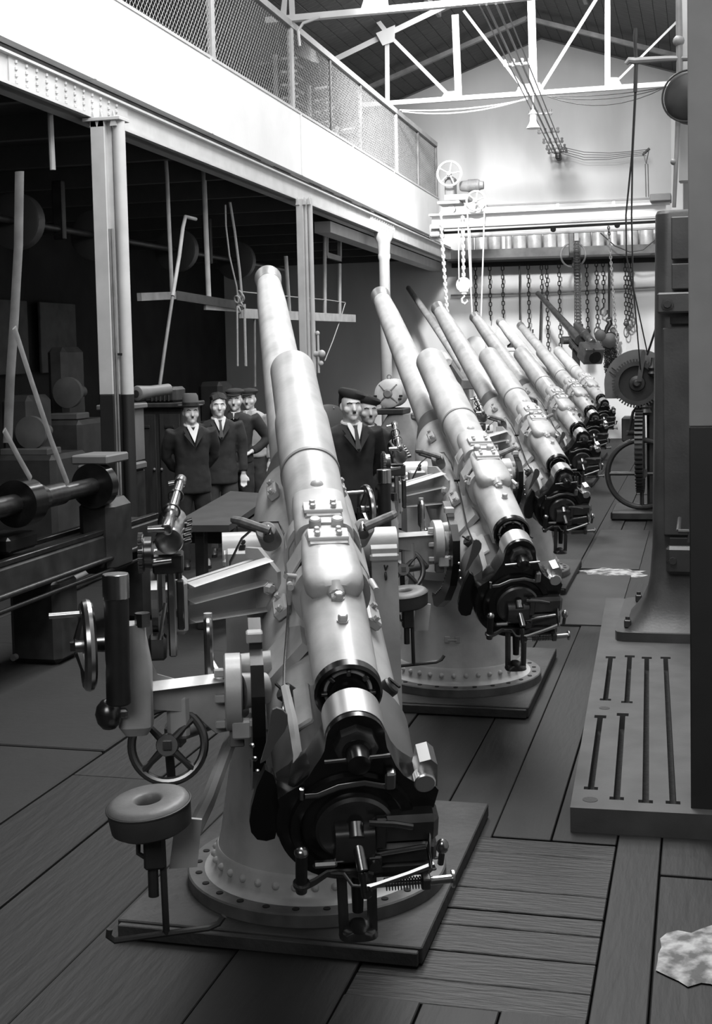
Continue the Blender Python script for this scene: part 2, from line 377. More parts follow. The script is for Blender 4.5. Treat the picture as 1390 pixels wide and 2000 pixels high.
    L_ = [(-.074, .265), (-.082, .245), (-.097, .22), (-.112, .19), (-.135, .165), (-.160, .150), (-.185, .13), (-.17, .06), (0, .02), (.15, .04), (.195, .08), (.205, .13), (.190, .15), (.150, .155), (.118, .18), (.098, .21), (.084, .245), (.075, .265)]
    yk = E().prism(P+L_, (0, -1.470, 0), X_, Z_, -.10).build('breech_yoke', BLACK, g)
    E().rev((0, 0, nc), Y_, [(-1.450, .060), (-1.452, .0722), (-1.36, .0722), (-1.355, .066)], 48).build('polished_collar', mat('collar_steel', .75, .36, .9), yk)
    nt = E().rev((0, 0, nc-.008), Y_, [(-1.500, .044), (-1.495, .052), (-1.465, .054)], 8).build('piston_nut', STEELD, yk)
    E().rev((0, 0, nc-.012), Y_, [(-1.555, .018), (-1.55, .027), (-1.505, .029), (-1.502, .036), (-1.495, .036)], 24).build('rod_cap', BLACK, nt)
    E().tube([(-.078, -1.52, nc-.020), (.076, -1.52, nc-.010)], .0045).build('locking_pin', STEEL, nt)
    E().prism([(.15, .145), (.158, .205), (.185, .212), (.202, .195), (.204, .12), (.18, .11)], (0, -1.455, 0), X_, Z_, -.07).build('hinge_lug', mat('lug_steel', .55, .3, 1), yk)
    E().cyl((.170, -1.475, .155), (.170, -1.44, .155), .027, n=24, b=.003).build('hinge_bolt', mat('bright_steel', .8, .3, 1), yk)
    E().rev((0, 0, .02), Y_, [(-1.38, .172), (-1.30, .182), (-1.10, .188), (-1.09, .186)], 48, cap=False).build('cradle_tail', mat('tail_grey', .13, .35, mott=.3), g)
    # ---- breech
    bq = E().rev((-.005, 0, .045), Y_, [(-1.34, .16), (-1.36, .180), (-1.445, .187), (-1.462, .182), (-1.468, .172), (-1.468, .155), (-1.482, .150), (-1.485, .128), (-1.476, .122)], 56).build('breech_ring', BLACK, g, ang=25)
    E().rev((0, 0, .045), Y_, [(-1.45, .1), (-1.492, .096), (-1.498, .088), (-1.498, .02)], 40).build('breech_block', STEELD, g)
    E().tube([(-.12, -1.485, .145), (-.09, -1.488, .148), (-.04, -1.490, .172), (.02, -1.490, .180), (.085, -1.488, .160)], .005, flat=(1.6, .6)).build('safety_bar', STEEL, bq)
    E().cyl((-.128, -1.48, .135), (-.128, -1.48, .165), .006).build('pin', STEEL, bq)
    E().box((.082, -1.485, .185), (.026, .03, .050), .005).build('catch', STEEL, bq)
    ca = E().box((.118, -1.475, .045), (.17, .075, .080), .014).build('block_carrier', STEELD, g)
    E().box((.120, -1.47, -.032), (.165, .07, .060), .010).build('carrier_foot', STEELD, ca)
    E().box((.06, -1.512, .05), (.028, .02, .09), .004).build('guide', STEELD, ca)
    E().tube([(.03, -1.52, .085), (.09, -1.525, .082), (.135, -1.525, .070)], .008).build('latch_bar', STEELD, ca)
    E().tube([(.05, -1.52, -.012), (.17, -1.52, .004)], .006).build('slide_rod', STEEL, ca)
    lk = E(); loft(lk, [((x, -1.5, .015), X_*.0+Y_, Z_, w, h, 3) for x, w, h in ((-.055, .02, .03), (-.05, .034, .05), (.045, .034, .052), (.052, .02, .035))], 20)
    lk.build('lock_housing', STEELD, g)
    m = E(); m.cyl((0, -1.50, .045), (.012, -1.565, -.02), .014, n=16, b=.002); m.cyl((.0, -1.50, .07), (.0, -1.53, .05), .019); m = m.build('striker_tube', STEEL, g)
    E().cyl((.016, -1.53, -.05), (.026, -1.545, -.12), .013, n=14, b=.002).build('lower_tube', STEELD, m)
    E().box((.045, -1.525, -.03), (.035, .02, .045), .004).build('screw_plate', STEELD, m)
    E().rev((.045, -1.535, -.03), (0, -1, 0), [(0, .014), (.008, .013)], 14).build('screw', STEELD, m)
    E().box((-.075, -1.52, -.032), (.06, .02, .018), .006).build('thumb_piece', STEEL, m)
    E().tube([(-.06, -1.52, -.06), (-.03, -1.53, -.055), (-.01, -1.54, -.085), (.02, -1.54, -.09)], .005).build('wire_spring', STEEL, m)
    lv = E().tube([(.028, -1.55, -.088), (.05, -1.55, -.080), (.13, -1.545, -.056), (.19, -1.54, -.036)], [.012, .009, .009, .010], 6, flat=(1, .6)).build('breech_lever', STEEL, g)
    E().cyl((.028, -1.54, -.088), (.028, -1.57, -.088), .009).build('pivot', STEELD, lv)
    E().tube([(.182, -1.50, .03), (.175, -1.535, .0), (.18, -1.545, -.035)], .010, flat=(1.5, .5)).build('link', STEEL, lv)
    E().tube([(.205, -1.54, -.035), (.207, -1.54, .00)], .008).build('stem', STEELD, lv)
    E().ball((.207, -1.54, .018), .016, sc=(1, 1, 1.3)).build('knob', STEEL, lv)
    sp = E().cyl((.02, -1.50, -.128), (.20, -1.50, -.124), .0065).build('spring_rod', STEEL, g)
    N = 13; E().tube([(.075+.095*i/(N*8), -1.50+.0145*cos(2*pi*i/8), -.126+.0145*sin(2*pi*i/8)) for i in range(N*8+1)], .0018, 5).build('coil_spring', STEELD, sp)
    E().box((.178, -1.50, -.122), (.022, .034, .034), .003).build('rod_block', STEELD, sp)
    b = E().cyl((.19, -1.50, -.124), (.243, -1.50, -.121), .011, n=14); b.cyl((.243, -1.50, -.121), (.249, -1.50, -.121), .022, n=18); b.build('plunger', STEEL, sp)
    for z in (-.1,): E().box((.10, -1.45, -.105), (.20, .06, .05), .01).build('lock_frame', STEELD, sp)
    gp = E().cyl((-.134, -1.55, .028), (-.134, -1.55, -.055), .0145, n=18).build('hand_grip', BLACKM, g)
    E().ball((-.134, -1.55, .035), .018, 14, sc=(1, 1, .8)).build('knob', STEEL, gp)
    E().rev((-.134, -1.55, -.055), (0, 0, -1), [(0, .014), (.003, .021), (.010, .021), (.013, .016), (.03, .014)], 18).build('grip_socket', STEELD, gp)
    E().tube([(-.134, -1.55, -.075), (-.10, -1.54, -.066), (-.07, -1.52, -.062), (0, -1.51, -.075), (.04, -1.5, -.10)], [.010, .009, .009, .011, .012], 8, flat=(1.3, .6)).build('grip_arm', STEELD, gp)
    for x0, x1 in ((-.03, -.022), (.045, .05)):
        E().tube([(x0, -1.47, -.10), (x1, -1.49, -.285)], .010, 6, flat=(1.3, .5)).build('catch_strut', STEELD, g)
    b = E(); loft(b, [((.014, -1.49, z), X_, Y_, w, .03, 3) for z, w in ((-.29, .05), (-.275, .042), (-.265, .02))], 20); b.build('catch_shoe', STEELD, g)
    E().cyl((.012, -1.46, -.12), (.012, -1.485, -.22), .018, .014).build('extractor_housing', BLACK, g)
    # ---- guard plates beside the breech
    up = [[-0.195, 0.308],[-0.191, 0.323],[-0.181, 0.328],[-0.167, 0.321],[-0.155, 0.303],[-0.154, 0.278],[-0.162, 0.252],[-0.183, 0.216],[-0.195, 0.186],[-0.206, 0.162],[-0.222, 0.150],[-0.213, 0.190],[-0.205, 0.224],[-0.199, 0.272]]
    E().prism(up, (0, -1.33, 0), X_, V((0, -.12, 1)).normalized(), .006).build('guard_plate', mat('guard_grey', .14, .4), g)
    lo = [[-0.213, 0.188],[-0.234, 0.128],[-0.247, 0.066],[-0.253, 0.016],[-0.249, -0.023],[-0.234, -0.05],[-0.211, -0.057],[-0.19, -0.05],[-0.182, -0.002],[-0.184, 0.062],[-0.183, 0.125],[-0.193, 0.169]]
    gd = E().prism(lo, (0, -1.38, 0), X_, V((0, -.12, 1)).normalized(), .022).build('guard_pad', BLACK, g)
    b = E()
    for q in range(3): b.ball((-.24+.006*q, -1.31, .17-.04*q), .007, 8)
    b.build('rivet', STEEL, gd)
    # ---- elevating arc
    pts = [(-.945, 1.045), (-1.06, 1.0), (-1.12, .93), (-1.11, .82), (-1.02, .70), (-.86, .60), (-.66, .53), (-.56, .52)]
    rk = MB(); n_ = len(pts)
    inn = [(y*.93+.01, z+.045) for y, z in pts]
    rk.prism(pts+inn[::-1], (-.235, 0, 0), Y_, Z_, .035); rk = rk.build('elevating_arc', BLACK, g, smooth=False)
    b = MB()
    for i in range(n_-1):
        for k in range(5 if i > 1 else 0):
            t = k/5; y = pts[i][0]*(1-t)+pts[i+1][0]*t; z = pts[i][1]*(1-t)+pts[i+1][1]*t
            b.box((-.218, y*.93+.012, z+.050), (.034, .014, .014), 0)
    b.build('teeth', BLACK, rk)
    MB().box((-.22, -.955, 1.055), (.045, .05, .03), .004).build('arc_clamp', PAINT, rk)
    # ---- sight bracket on the left
    I, O = V((-.165, -.45, 0)), V((-.405, -.66, 0)); d = (O-I).normalized(); pn = V((d.y, -d.x, 0)); L = (O-I).length
    if pn.y > 0: pn = -pn
    bk = MB().prism([(0, 1.03), (L, 1.045), (L, 1.15), (0, 1.185)], I-pn*.04, d, Z_, .02).build('sight_bracket', PAINT, g)
    for z0, z1 in ((1.185, 1.15), (1.115, 1.10), (1.03, 1.045)):
        MB().tube([I+Z_*z0+pn*.0, O+Z_*z1+pn*.0], .01, 4, flat=(.9, 3.4)).build('rib', PAINT, bk)
    MB().prism([(-.05, 1.0), (.03, 1.0), (.07, 1.06), (.07, 1.15), (.0, 1.22), (-.05, 1.22)], I-pn*.03-d*.01, -d*.2+pn*.98, Z_, .02).build('bracket_foot', PAINT, bk)
    b = MB(); hexbolt(b, I+d*.035+pn*.04+Z_*1.105, pn, .016, .02); b.build('bolt', PAINT, bk)
    sh = MB().box(O+V((-.025, .0, 1.095)), (.05, .10, .16), .012).build('bracket_head', PAINT, bk)
    b = MB()
    for z in (1.18, 1.07): b.cyl(O+V((-.025, -.045, z)), O+V((-.025, -.045, z+.022)), .013, n=14, b=.002)
    b.build('head_bolt', STEELD, sh)
    # ---- sight
    sg = MB().box((-.447, -.74, 1.10), (.022, .10, .26), .004).build('sight_stand', STEEL, g)
    for x, r0, r1 in ((-.505, .10, .16), (-.465, .11, .13)):
        a = arc((x, -.62, 1.13), -Y_, Z_, r1, -75, 60, 14); c = arc((x, -.62, 1.13), -Y_, Z_, r0, -75, 60, 14)
        o2 = [(p.y, p.z) for p in a]+[(p.y, p.z) for p in c[::-1]]
        MB().prism(o2, (x, 0, 0), Y_, Z_, .018).build('range_arc', STEEL, sg, smooth=False)
    MB().box((-.452, -.80, 1.245), (.085, .09, .055), .005).build('sight_block', STEELD, sg)
    MB().box((-.42, -.84, 1.13), (.02, .03, .14), .004).build('slide', STEELD, sg)
    MB().tube([(-.46, -.86, 1.14), (-.475, -.87, 1.06), (-.48, -.87, 1.04)], .006).build('pointer', STEEL, sg)
    MB().box((-.49, -.78, 1.00), (.05, .06, .07), .008).build('stand_foot', STEELD, sg)
    dr = MB().rev((-.445, -.90, 1.315), V((.03, 1, .2)), [(0, .026), (.004, .037), (.012, .040), (.02, .036), (.16, .036), (.17, .042), (.185, .042), (.19, .03)], 26).build('sight_drum', STEEL, sg)
    te = MB().rev((-.450, -.93, 1.352), V((.034, .40, .105)), [(0, .012), (.003, .017), (.06, .017), (.065, .0145), (.11, .0145), (.115, .020), (.135, .020), (.14, .0145), (.36, .0125), (.365, .017), (.40, .017), (.41, .012)], 20).build('telescope', STEEL, sg)
    b = MB(); b.ring((-.440, -.78, 1.385), V((.034, .40, .105)), .022, .005, 18, 6); b.ring((-.430, -.66, 1.415), V((.034, .40, .105)), .020, .004, 18, 6); b.build('telescope_clip', STEELD, te)
    MB().cyl((-.50, -.92, 1.355), (-.455, -.92, 1.355), .008, .012).build('lens_cap', STEEL, te)
    MB().cyl((-.455, -.53, 1.44), (-.425, -.53, 1.445), .007).build('front_lug', STEEL, te)
    b = MB()
    for k in range(5): b.cyl((-.405, -.86+.045*k, 1.31+.008*k), (-.385, -.86+.045*k, 1.315+.008*k), .008)
    b.build('adjusting_screw', STEELD, dr)
    dl = MB().rev((-.528, -.88, 1.285), X_, [(0, .050), (.014, .052), (.016, .044), (.035, .044), (.04, .02)], 30).build('sight_dial', STEELD, sg)
    b = MB()
    for i in range(30):
        t = 2*pi*i/30; b.box((-.523, -.88+.053*cos(t), 1.285+.053*sin(t)), (.012, .006, .006), 0)
    b.build('dial_teeth', STEEL, dl)
    MB().cyl((-.515, -.88, 1.255), (-.44, -.88, 1.262), .011, .008).build('dial_shaft', STEEL, dl)
    # ---- small box behind the bracket, oil pipe, shackles
    bx = MB().box((-.245, -.16, 1.135), (.09, .085, .085), .008).build('oil_box', PAINT, g)
    b = MB(); b.cyl((-.235, -.17, 1.175), (-.235, -.17, 1.195), .012); b.ball((-.232, -.175, 1.205), .010, 8); b.build('filler_cap', DARKI, bx)
    E().tube([(-.29, -.20, -.02), (-.275, -.19, .07), (-.235, -.18, .15), (-.175, -.17, .20), (-.115, -.20, .215), (-.095, -.30, .20), (-.098, -.5, .19), (-.118, -.75, .185), (-.142, -1.0, .19), (-.155, -1.2, .215), (-.165, -1.3, .24)], .0042, 6).build('oil_pipe', STEEL, g)
    E().box((-.099, -.50, .196), (.03, .012, .012), .002).build('pipe_clip', DARKI, g)
    for s in (-1, 1):
        bs = E().rev((.142*s, -.22, .155), V((.25*s, -.45, .8)), [(0, .036), (.07, .033), (.075, .028)], 24).build('lifting_boss', mat('boss_grey', .28, .5, mott=.4, scale=20), g)
        b = E(); c = V((.152*s, -.255, .212)); ax = V((s*.85, .35, .18)).normalized(); w2 = V((.1, -.75, .45)).normalized()*.034
        b.tube([c-w2, c-w2+ax*.05, c-w2*1.15+ax*.095, c+ax*.118, c+w2*1.15+ax*.095, c+w2+ax*.05, c+w2], .0135, 8); b.build('shackle', mat('rusty_iron', .20, .6, mott=.6, scale=30), bs)
        E().cyl(c+V((0, -.03, -.01)), c+V((0, .02, .0)), .018).build('shackle_pin', STEELD, bs)
    # ---- layer's controls
    gb = MB(); loft(gb, [((-.535, -1.10, z), X_, Y_, w, h, 4) for z, w, h in ((.845, .03, .03), (.87, .045, .05), (1.02, .045, .05), (1.10, .032, .04), (1.135, .03, .035))], 24)
    gb = gb.build('gear_box', PAINT, g)
    MB().cyl((-.51, -1.12, 1.13), (-.51, -1.12, 1.165), .020, n=8).build('cap_nut', STEELD, gb)
    MB().box((-.575, -1.15, .915), (.045, .04, .022), .005).build('oil_cup', STEEL, gb)
    gt = MB().cyl((-.569, -1.22, .955), (-.567, -1.215, 1.225), .031, n=28, b=.004).build('grip_tube', BLACKM, g)
    MB().cyl((-.567, -1.215, 1.222), (-.567, -1.2145, 1.285), .0335, n=28, b=.002).build('tube_cap', STEEL, gt)
    wheel(g, 'laying_handwheel', (-.645, -1.18, 1.10), (1, .18, 0), .100, .0165, STEEL, 3, .03, None, 20)
    MB().cyl((-.735, -1.20, 1.182), (-.66, -1.195, 1.184), .0075, n=12).build('crank_handle', mat('bright_steel', .8, .3, 1), g)
    MB().cyl((-.66, -1.18, 1.10), (-.55, -1.14, 1.09), .016, .022).build('wheel_shaft', STEELD, g)
    MB().ball((-.60, -1.16, .915), .035, sc=(1, 1, 1.2)).build('bevel_cover', STEELD, gb)
    bm = MB(); d = V((.25, .14, 0)).normalized()
    bm.tube([(-.52, -1.07, .955), (-.29, -.955, .945)], .014, 4, flat=(1.1, 3)); bm = bm.build('cross_beam', PAINT, g)
    MB().prism([(0, .95), (.26, .94), (.26, .80), (.20, .80), (.13, .87), (0, .90)], (-.515, -1.06, 0), V((.89, .45, 0)), Z_, .016).build('web', PAINT, bm)
    MB().prism([(0, .96), (.08, .96), (.02, .985), (0, 1.03)], (-.505, -1.04, 0), V((.89, .45, 0)), Z_, .016).build('gusset', PAINT, bm)
    MB().box((-.43, -1.0, .86), (.06, .06, .12), .01).build('bearing', PAINT, bm)
    dd = MB().rev((-.305, -.955, .905), X_, [(0, .098), (.004, .105), (.044, .105), (.048, .098)], 40).build('gear_cover', PAINT, g)
    MB().cyl((-.26, -.955, .905), (-.19, -.93, .905), .050, .042, n=24).build('cover_boss', PAINT, dd)
    b = MB()
    for z in (.97, .90, .83): b.box((-.318, -1.0, z), (.028, .022, .022), .003)
    b.box((-.262, -1.02, .82), (.05, .04, .05), .005); b.box((-.232, -1.03, .838), (.02, .02, .02), .003); b.build('cover_lug', PAINT, dd)
    MB().box((-.275, -.97, .785), (.04, .04, .05), .003).build('drain', PAINTD, dd)
    MB().tube([(-.345, -.93, .935), (-.345, -.93, 1.06)]+arc((-.345, -.895, 1.06), -Y_, Z_, .035, 0, 180, 8)[1:-1]+[(-.345, -.86, 1.06), (-.345, -.86, .98), (-.325, -.90, .95)], .0125, 10).build('hand_loop', STEEL, g)
    MB().cyl((-.345, -.895, 1.095), (-.345, -.895, 1.113), .012).build('loop_cap', PAINT, g)
    wheel(g, 'training_handwheel', (-.459, -1.02, .787), (.05, 1, -.22), .097, .0120, mat('wheel_steel', .22, .3, .9), 4, .031, (-38, .05), 45)
    MB().cyl((-.459, -1.0, .782), (-.445, -.80, .76), .014).build('training_shaft', STEELD, g)
    MB().cyl((-.445, -.84, .76), (-.25, -.4, .70), .022).build('training_tube', PAINTD, g)
    MB().box((-.445, -.86, .77), (.06, .07, .07), .015).build('bevel_box', PAINTD, g)
    MB().tube([(-.459, -.99, .78), (-.455, -.98, .68), (-.45, -.96, .64)], .012).build('brake_rod', DARKI, g)
    # ---- seat and foot rest
    T = Matrix.Translation((-.495, -1.33, .715)) @ Matrix.Rotation(radians(-6), 4, 'Y') @ Matrix.Rotation(radians(4), 4, 'X')
    se = MB(T).rev((0, 0, 0), Z_, [(.006, .030), (.012, .029), (.028, .032), (.033, .04), (.034, .085), (.029, .096), (.020, .1015)][::-1], 44, cap=False).build('seat', LEATHER, g, ang=60)
    MB(T).rev((0, 0, 0), Z_, [(-.040, .092), (-.036, .098), (.018, .1025), (.022, .101)], 44, cap=False).build('seat_side', LEATHERD, se)
    MB(T).rev((0, 0, 0), Z_, [(-.045, .085), (-.038, .095), (.0, .06), (.004, .0)], 36).build('seat_pan', DARKI, se)
    MB(T).ring((0, 0, .019), Z_, .1025, .003, 44, 6).build('piping', LEATHERD, se)
    ps = MB().cyl((-.468, -1.33, .68), (-.464, -1.33, .405), .0085, n=12).build('seat_post', DARKI, g)
    b = MB().box((-.487, -1.33, .62), (.05, .05, .09), .006); b.cyl((-.492, -1.325, .60), (-.492, -1.325, .50), .013); b.build('post_clamp', DARKI, ps)
    b = MB(); b.tube([(-.525, -1.33, .635), (-.525, -1.34, .615), (-.51, -1.345, .607)], .006); b.build('clamp_handle', STEELD, ps)
    MB().prism([(0, 0), (.07, 0), (.085, .12), (.02, .13)], (-.455, -1.26, .545), X_, Z_, .012).build('seat_plate', PAINT, g)
    MB().tube([(-.42, -1.26, .58), (-.36, -.95, .60), (-.26, -.18, .62)], .022, 8).build('seat_arm', PAINTD, g)
    MB().tube([(-.601, -1.335, .428), (-.604, -1.335, .41), (-.590, -1.335, .398), (-.465, -1.33, .405), (-.36, -1.325, .410), (-.335, -1.325, .42), (-.322, -1.325, .438)], .008, 8).build('foot_rest', DARKI, g)
    return g
GP = [(-1.308, 4.35, .358), (-1.305, 7.186, .368), (-1.473, 10.654, .385), (-1.714, 14.729, .403), (-1.898, 18.513, .412), (-2.068, 22.562, .426)]
gun = make_gun()
glab = ['nearest pale grey naval gun, with the seat and handwheels in full view',
        'second pale grey naval gun from the front, behind the nearest one',
        'third pale grey naval gun from the front, its breech left of the tall machine column',
        'fourth pale grey naval gun from the front, breech level with the flywheel',
        'fifth pale grey naval gun from the front, second from the far end',
        'farthest pale grey naval gun of the row, nearest the end wall']
PLX = [(-1.84, -.83, 3.85, 5.17), (-1.85, -.85, 6.62, 7.98), (-2.0, -.99, 10.0, 11.4), (-2.25, -1.22, 14.1, 15.4), (-2.4, -1.40, 17.9, 19.2), (-2.6, -1.55, 21.95, 23.2)]
for i, (x, y, a) in enumerate(GP):
    q = gun if i == 0 else dup(gun)
    q.location = (x, y, .055); q.rotation_euler = (0, 0, a)
    tag(q, glab[i], 'gun', 'naval guns in a row')
    x0, x1, y0, y1 = PLX[i]
    p = empty('gun_platform', ((x0+x1)/2, (y0+y1)/2, 0), 0, ['square wooden platform under the nearest gun', 'square wooden platform under the second gun from the front', 'square wooden platform under the third gun from the front', 'square wooden platform under the fourth gun from the front', 'square wooden platform under the fifth gun from the front', 'square wooden platform under the farthest gun'][i], 'platform', 'wooden gun platforms')
    hx, hy = (x1-x0)/2, (y1-y0)/2
    MB().box((0, 0, .0275), (2*hx, 2*hy, .053), .004).build('top_board', PLATEW, p)
    MB().box((0, -hy-.012, .024), (2*hx-.02, .024, .044), .003).build('edge_batten', PLATEW, p)

# ================================================================== THE HALL
YB = 27.3                                                     # rear wall
fb = st(MB().box((-3.9, 12.5, -.12), (12.2, 30.6, .14)).build('floor', PIT, origin=(0, 0, 0)))
random.seed(11)
n = 0
def board(x0, x1, y0, y1, m, nm='floor_board', dz=None):
    dz = random.uniform(-.006, .004) if dz is None else dz
    return MB().box(((x0+x1)/2, (y0+y1)/2, -.025+dz), (x1-x0-.006, y1-y0-.006, .05), .003).build(nm, m, fb)
xs = [-2.75]
while xs[-1] < .35: xs.append(xs[-1]+(random.uniform(.17, .27) if xs[-1] > -1.3 else random.uniform(.34, .5)))
xs = [x for x in xs if not (-1.12 < x < -.92 or -.40 < x < -.22)]+[-1.02, -.31]; xs.sort()
WV = [mat('floor_board_%s' % k, c, .6, mott=.65, scale=2.2, bump=.3, bscale=6, stretch=(5, .8, 3), thr=(.3, .8)) for k, c in (('a', .008), ('b', .011), ('c', .009), ('d', .0065))]
for i in range(len(xs)-1):
    inx = -1.03 < xs[i] < -.32; y = 4.955 if inx else -2.6+random.uniform(0, 1.5)
    if not inx: board(xs[i], xs[i+1], -2.7, y, random.choice(WV))
    else: board(xs[i], xs[i+1], -2.7, 3.62, random.choice(WV))
    while y < YB:
        l = random.uniform(2.2, 4.6); y1 = min(y+l, YB); board(xs[i], xs[i+1], y, y1, random.choice(WV)); y = y1
yy = 3.62
while yy < 4.9:
    h = random.uniform(.12, .2); board(-1.02, -.31, yy, min(yy+h, 4.95), WOODX); yy += h
yy = -2.7; k = 0
while yy < YB:                                                # concrete slabs on the left
    for x0, x1 in ((-10, -7.4), (-7.4, -4.95), (-4.95, -2.76)):
        l = 2.1
        MB().box(((x0+x1)/2, yy+l/2, -.024+random.uniform(-.003, .003)), (x1-x0-.014, l-.014, .05), .006).build('floor_slab', SLAB, fb)
    yy += 2.1
# rear wall with gable
def gz(y, z, k=.012): return z-k*(y-10.9)
RX, RZ = -3.07, 8.08
wb = st(MB().prism([(-10, 0), (1.2, 0), (1.2, RZ-.33*(1.2-RX)), (RX, RZ), (-10, RZ-.345*(RX+10))], (0, YB, 0), X_, Z_, -.3).build('wall_back', WALLB, origin=(0, 0, 0)))
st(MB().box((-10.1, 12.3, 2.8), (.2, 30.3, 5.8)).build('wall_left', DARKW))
st(MB().box((.62, 14.6, 3.4), (.2, 25.4, 6.9)).build('wall_right', WALLB))
st(MB().box((-4.3, -2.9, 1.7), (11.5, .2, 3.4)).build('wall_front', DARKW))
# roof boards
rf = empty('ceiling', (0, 0, 0)); st(rf)
for sgn, wd, sl in ((-1, 7.1, .345), (1, 4.0, .33)):
    for i in range(34 if sgn < 0 else 20):
        x0 = RX+sgn*i*.215; 
        if abs(x0-RX) > wd: break
        xm = x0+sgn*.107; z = RZ-sl*abs(xm-RX)+.05
        y0 = -3 if abs(xm-RX) > 1.25 else 23.0
        for ya, yb in ((y0, 14), (14, 20.5), (20.5, YB)) if y0 < 0 else ((y0, YB),):
            MB().box((0, 0, 0), (.222, yb-ya-.01, .03), .006).build('roof_board', ROOFM, rf).matrix_local = Matrix.Translation((xm, (ya+yb)/2, z+random.uniform(-.004, .004))) @ Matrix.Rotation(sgn*math.atan(sl), 4, 'Y')
sk_ = empty('window_1', (RX, 9.8, RZ-.1)); st(sk_)
for k in range(9):
    MB().box((0, -12.6+k*3.1, .02), (2.5, .06, .08), .008).build('glazing_bar', IRONG, sk_)
for s in (-1, 1): MB().box((s*1.25, 0, -.34), (.07, 26.2, .10), .008).build('window_frame', IRONG, sk_)

# ---- gallery
GX = -4.9
def gbox(y0, y1, z0, z1, x0, x1, name, m, parent=None, b=.004):
    mb = MB(); vs = []
    for x in (x0, x1):
        for y in (y0, y1):
            for z in (z0, z1): vs.append((x, y, gz(y, z)))
    mb.add(vs, [(0, 1, 3, 2), (4, 6, 7, 5), (0, 4, 5, 1), (2, 3, 7, 6), (0, 2, 6, 4), (1, 5, 7, 3)])
    return mb.build(name, m, parent)
GE = 25.5
ga = empty('trim_1', (0, 0, 0)); st(ga)
gbox(4, YB, 3.87, 3.895, GX-.24, GX, 'beam_flange', IRONW, ga)
gbox(4, YB, 3.87, 4.10, GX-.13, GX-.045, 'beam_web', IRONW, ga)
gbox(4, YB, 4.10, 4.12, GX-.24, GX-.0, 'beam_top_flange', IRONW, ga)
gbox(4, YB, 4.12, 4.19, GX-.24, GX-.09, 'bearer', IRONG, ga)
ys = [3.5, 6.0, 8.1, 10.35, 13.1, 16.3, 18.9, 21.6, GE]
for i in range(len(ys)-1): gbox(ys[i]+.006, ys[i+1]-.006, 4.19, 4.955, GX-.07, GX+.02, 'parapet_panel', WHITE, ga)
for y in ys[1:-1]: gbox(y-.02, y+.02, 4.19, 4.955, GX+.018, GX+.03, 'joint_strip', WHITE, ga)
gbox(4, GE, 4.955, 4.985, GX-.08, GX+.03, 'coping', IRONW, ga)
b = MB()
for y0, n_ in ((9.1, 12), (20.2, 10), (10.9, 0)):
    for k in range(n_):
        for z in (3.92, 3.97, 4.02, 4.07): b.ball((GX-.045+.012, y0+k*.16, gz(y0+k*.16, z)), .020, 6)
tag(b.build('rivets', IRONW, ga), kind='stuff')
gbox(9.0, 11.1, 3.895, 4.10, GX-.05, GX-.033, 'splice_plate', IRONW, ga)
gbox(20.1, 21.8, 3.895, 4.14, GX-.05, GX-.026, 'splice_plate', IRONW, ga)
st(gbox(4, YB, 4.13, 4.19, -10, GX-.24, 'gallery_floor', mat('gallery_boards', .05, .8), None)); bpy.data.objects['gallery_floor'].name = 'trim_2'
j = MB()
for k in range(15):
    y = 5+k*1.55; j = gbox(y, y+.08, 3.9, 4.13, -10, GX-.24, 'joist', mat('joist_grey', .09, .7), ga)
gbox(18.6, YB, 3.70, 3.86, GX-.50, GX-.26, 'side_beam', IRONW, ga)
# mesh screen above the parapet
sc = empty('mesh_screen', (GX-.02, 10, 4.98), 0, 'tall framed wire mesh screen standing along the top of the white gallery parapet', 'screen')
def spart(mb, name, m): 
    o = mb.build(name, m, sc); 
    for v in o.data.vertices: v.co -= V(sc.location)
    return o
py = [4.0, 6.2, 8.4, 10.6, 13.28, 16.1, 17.9, 19.6, 22.0, 23.8, GE]
RZL = lambda y: gz(y, 6.03, .0135)
for i, y in enumerate(py):
    big = i in (4, 5, 8)
    spart(MB().box((GX-.03, y, (gz(y, 4.98)+RZL(y))/2), (.06 if big else .05, .10 if big else .07, RZL(y)-gz(y, 4.98)), .004), 'post', IRONG if not big else mat('post_grey', .40, .6))
mb = MB(); mb.add([(GX-.07, 4, RZL(4)-.04), (GX+.01, 4, RZL(4)-.04), (GX+.01, 4, RZL(4)+.04), (GX-.07, 4, RZL(4)+.04), (GX-.07, GE, RZL(GE)-.04), (GX+.01, GE, RZL(GE)-.04), (GX+.01, GE, RZL(GE)+.04), (GX-.07, GE, RZL(GE)+.04)], [(0, 1, 2, 3), (4, 5, 6, 7), (0, 1, 5, 4), (1, 2, 6, 5), (2, 3, 7, 6), (3, 0, 4, 7)])
spart(mb, 'top_rail', mat('rail_grey', .36, .6))
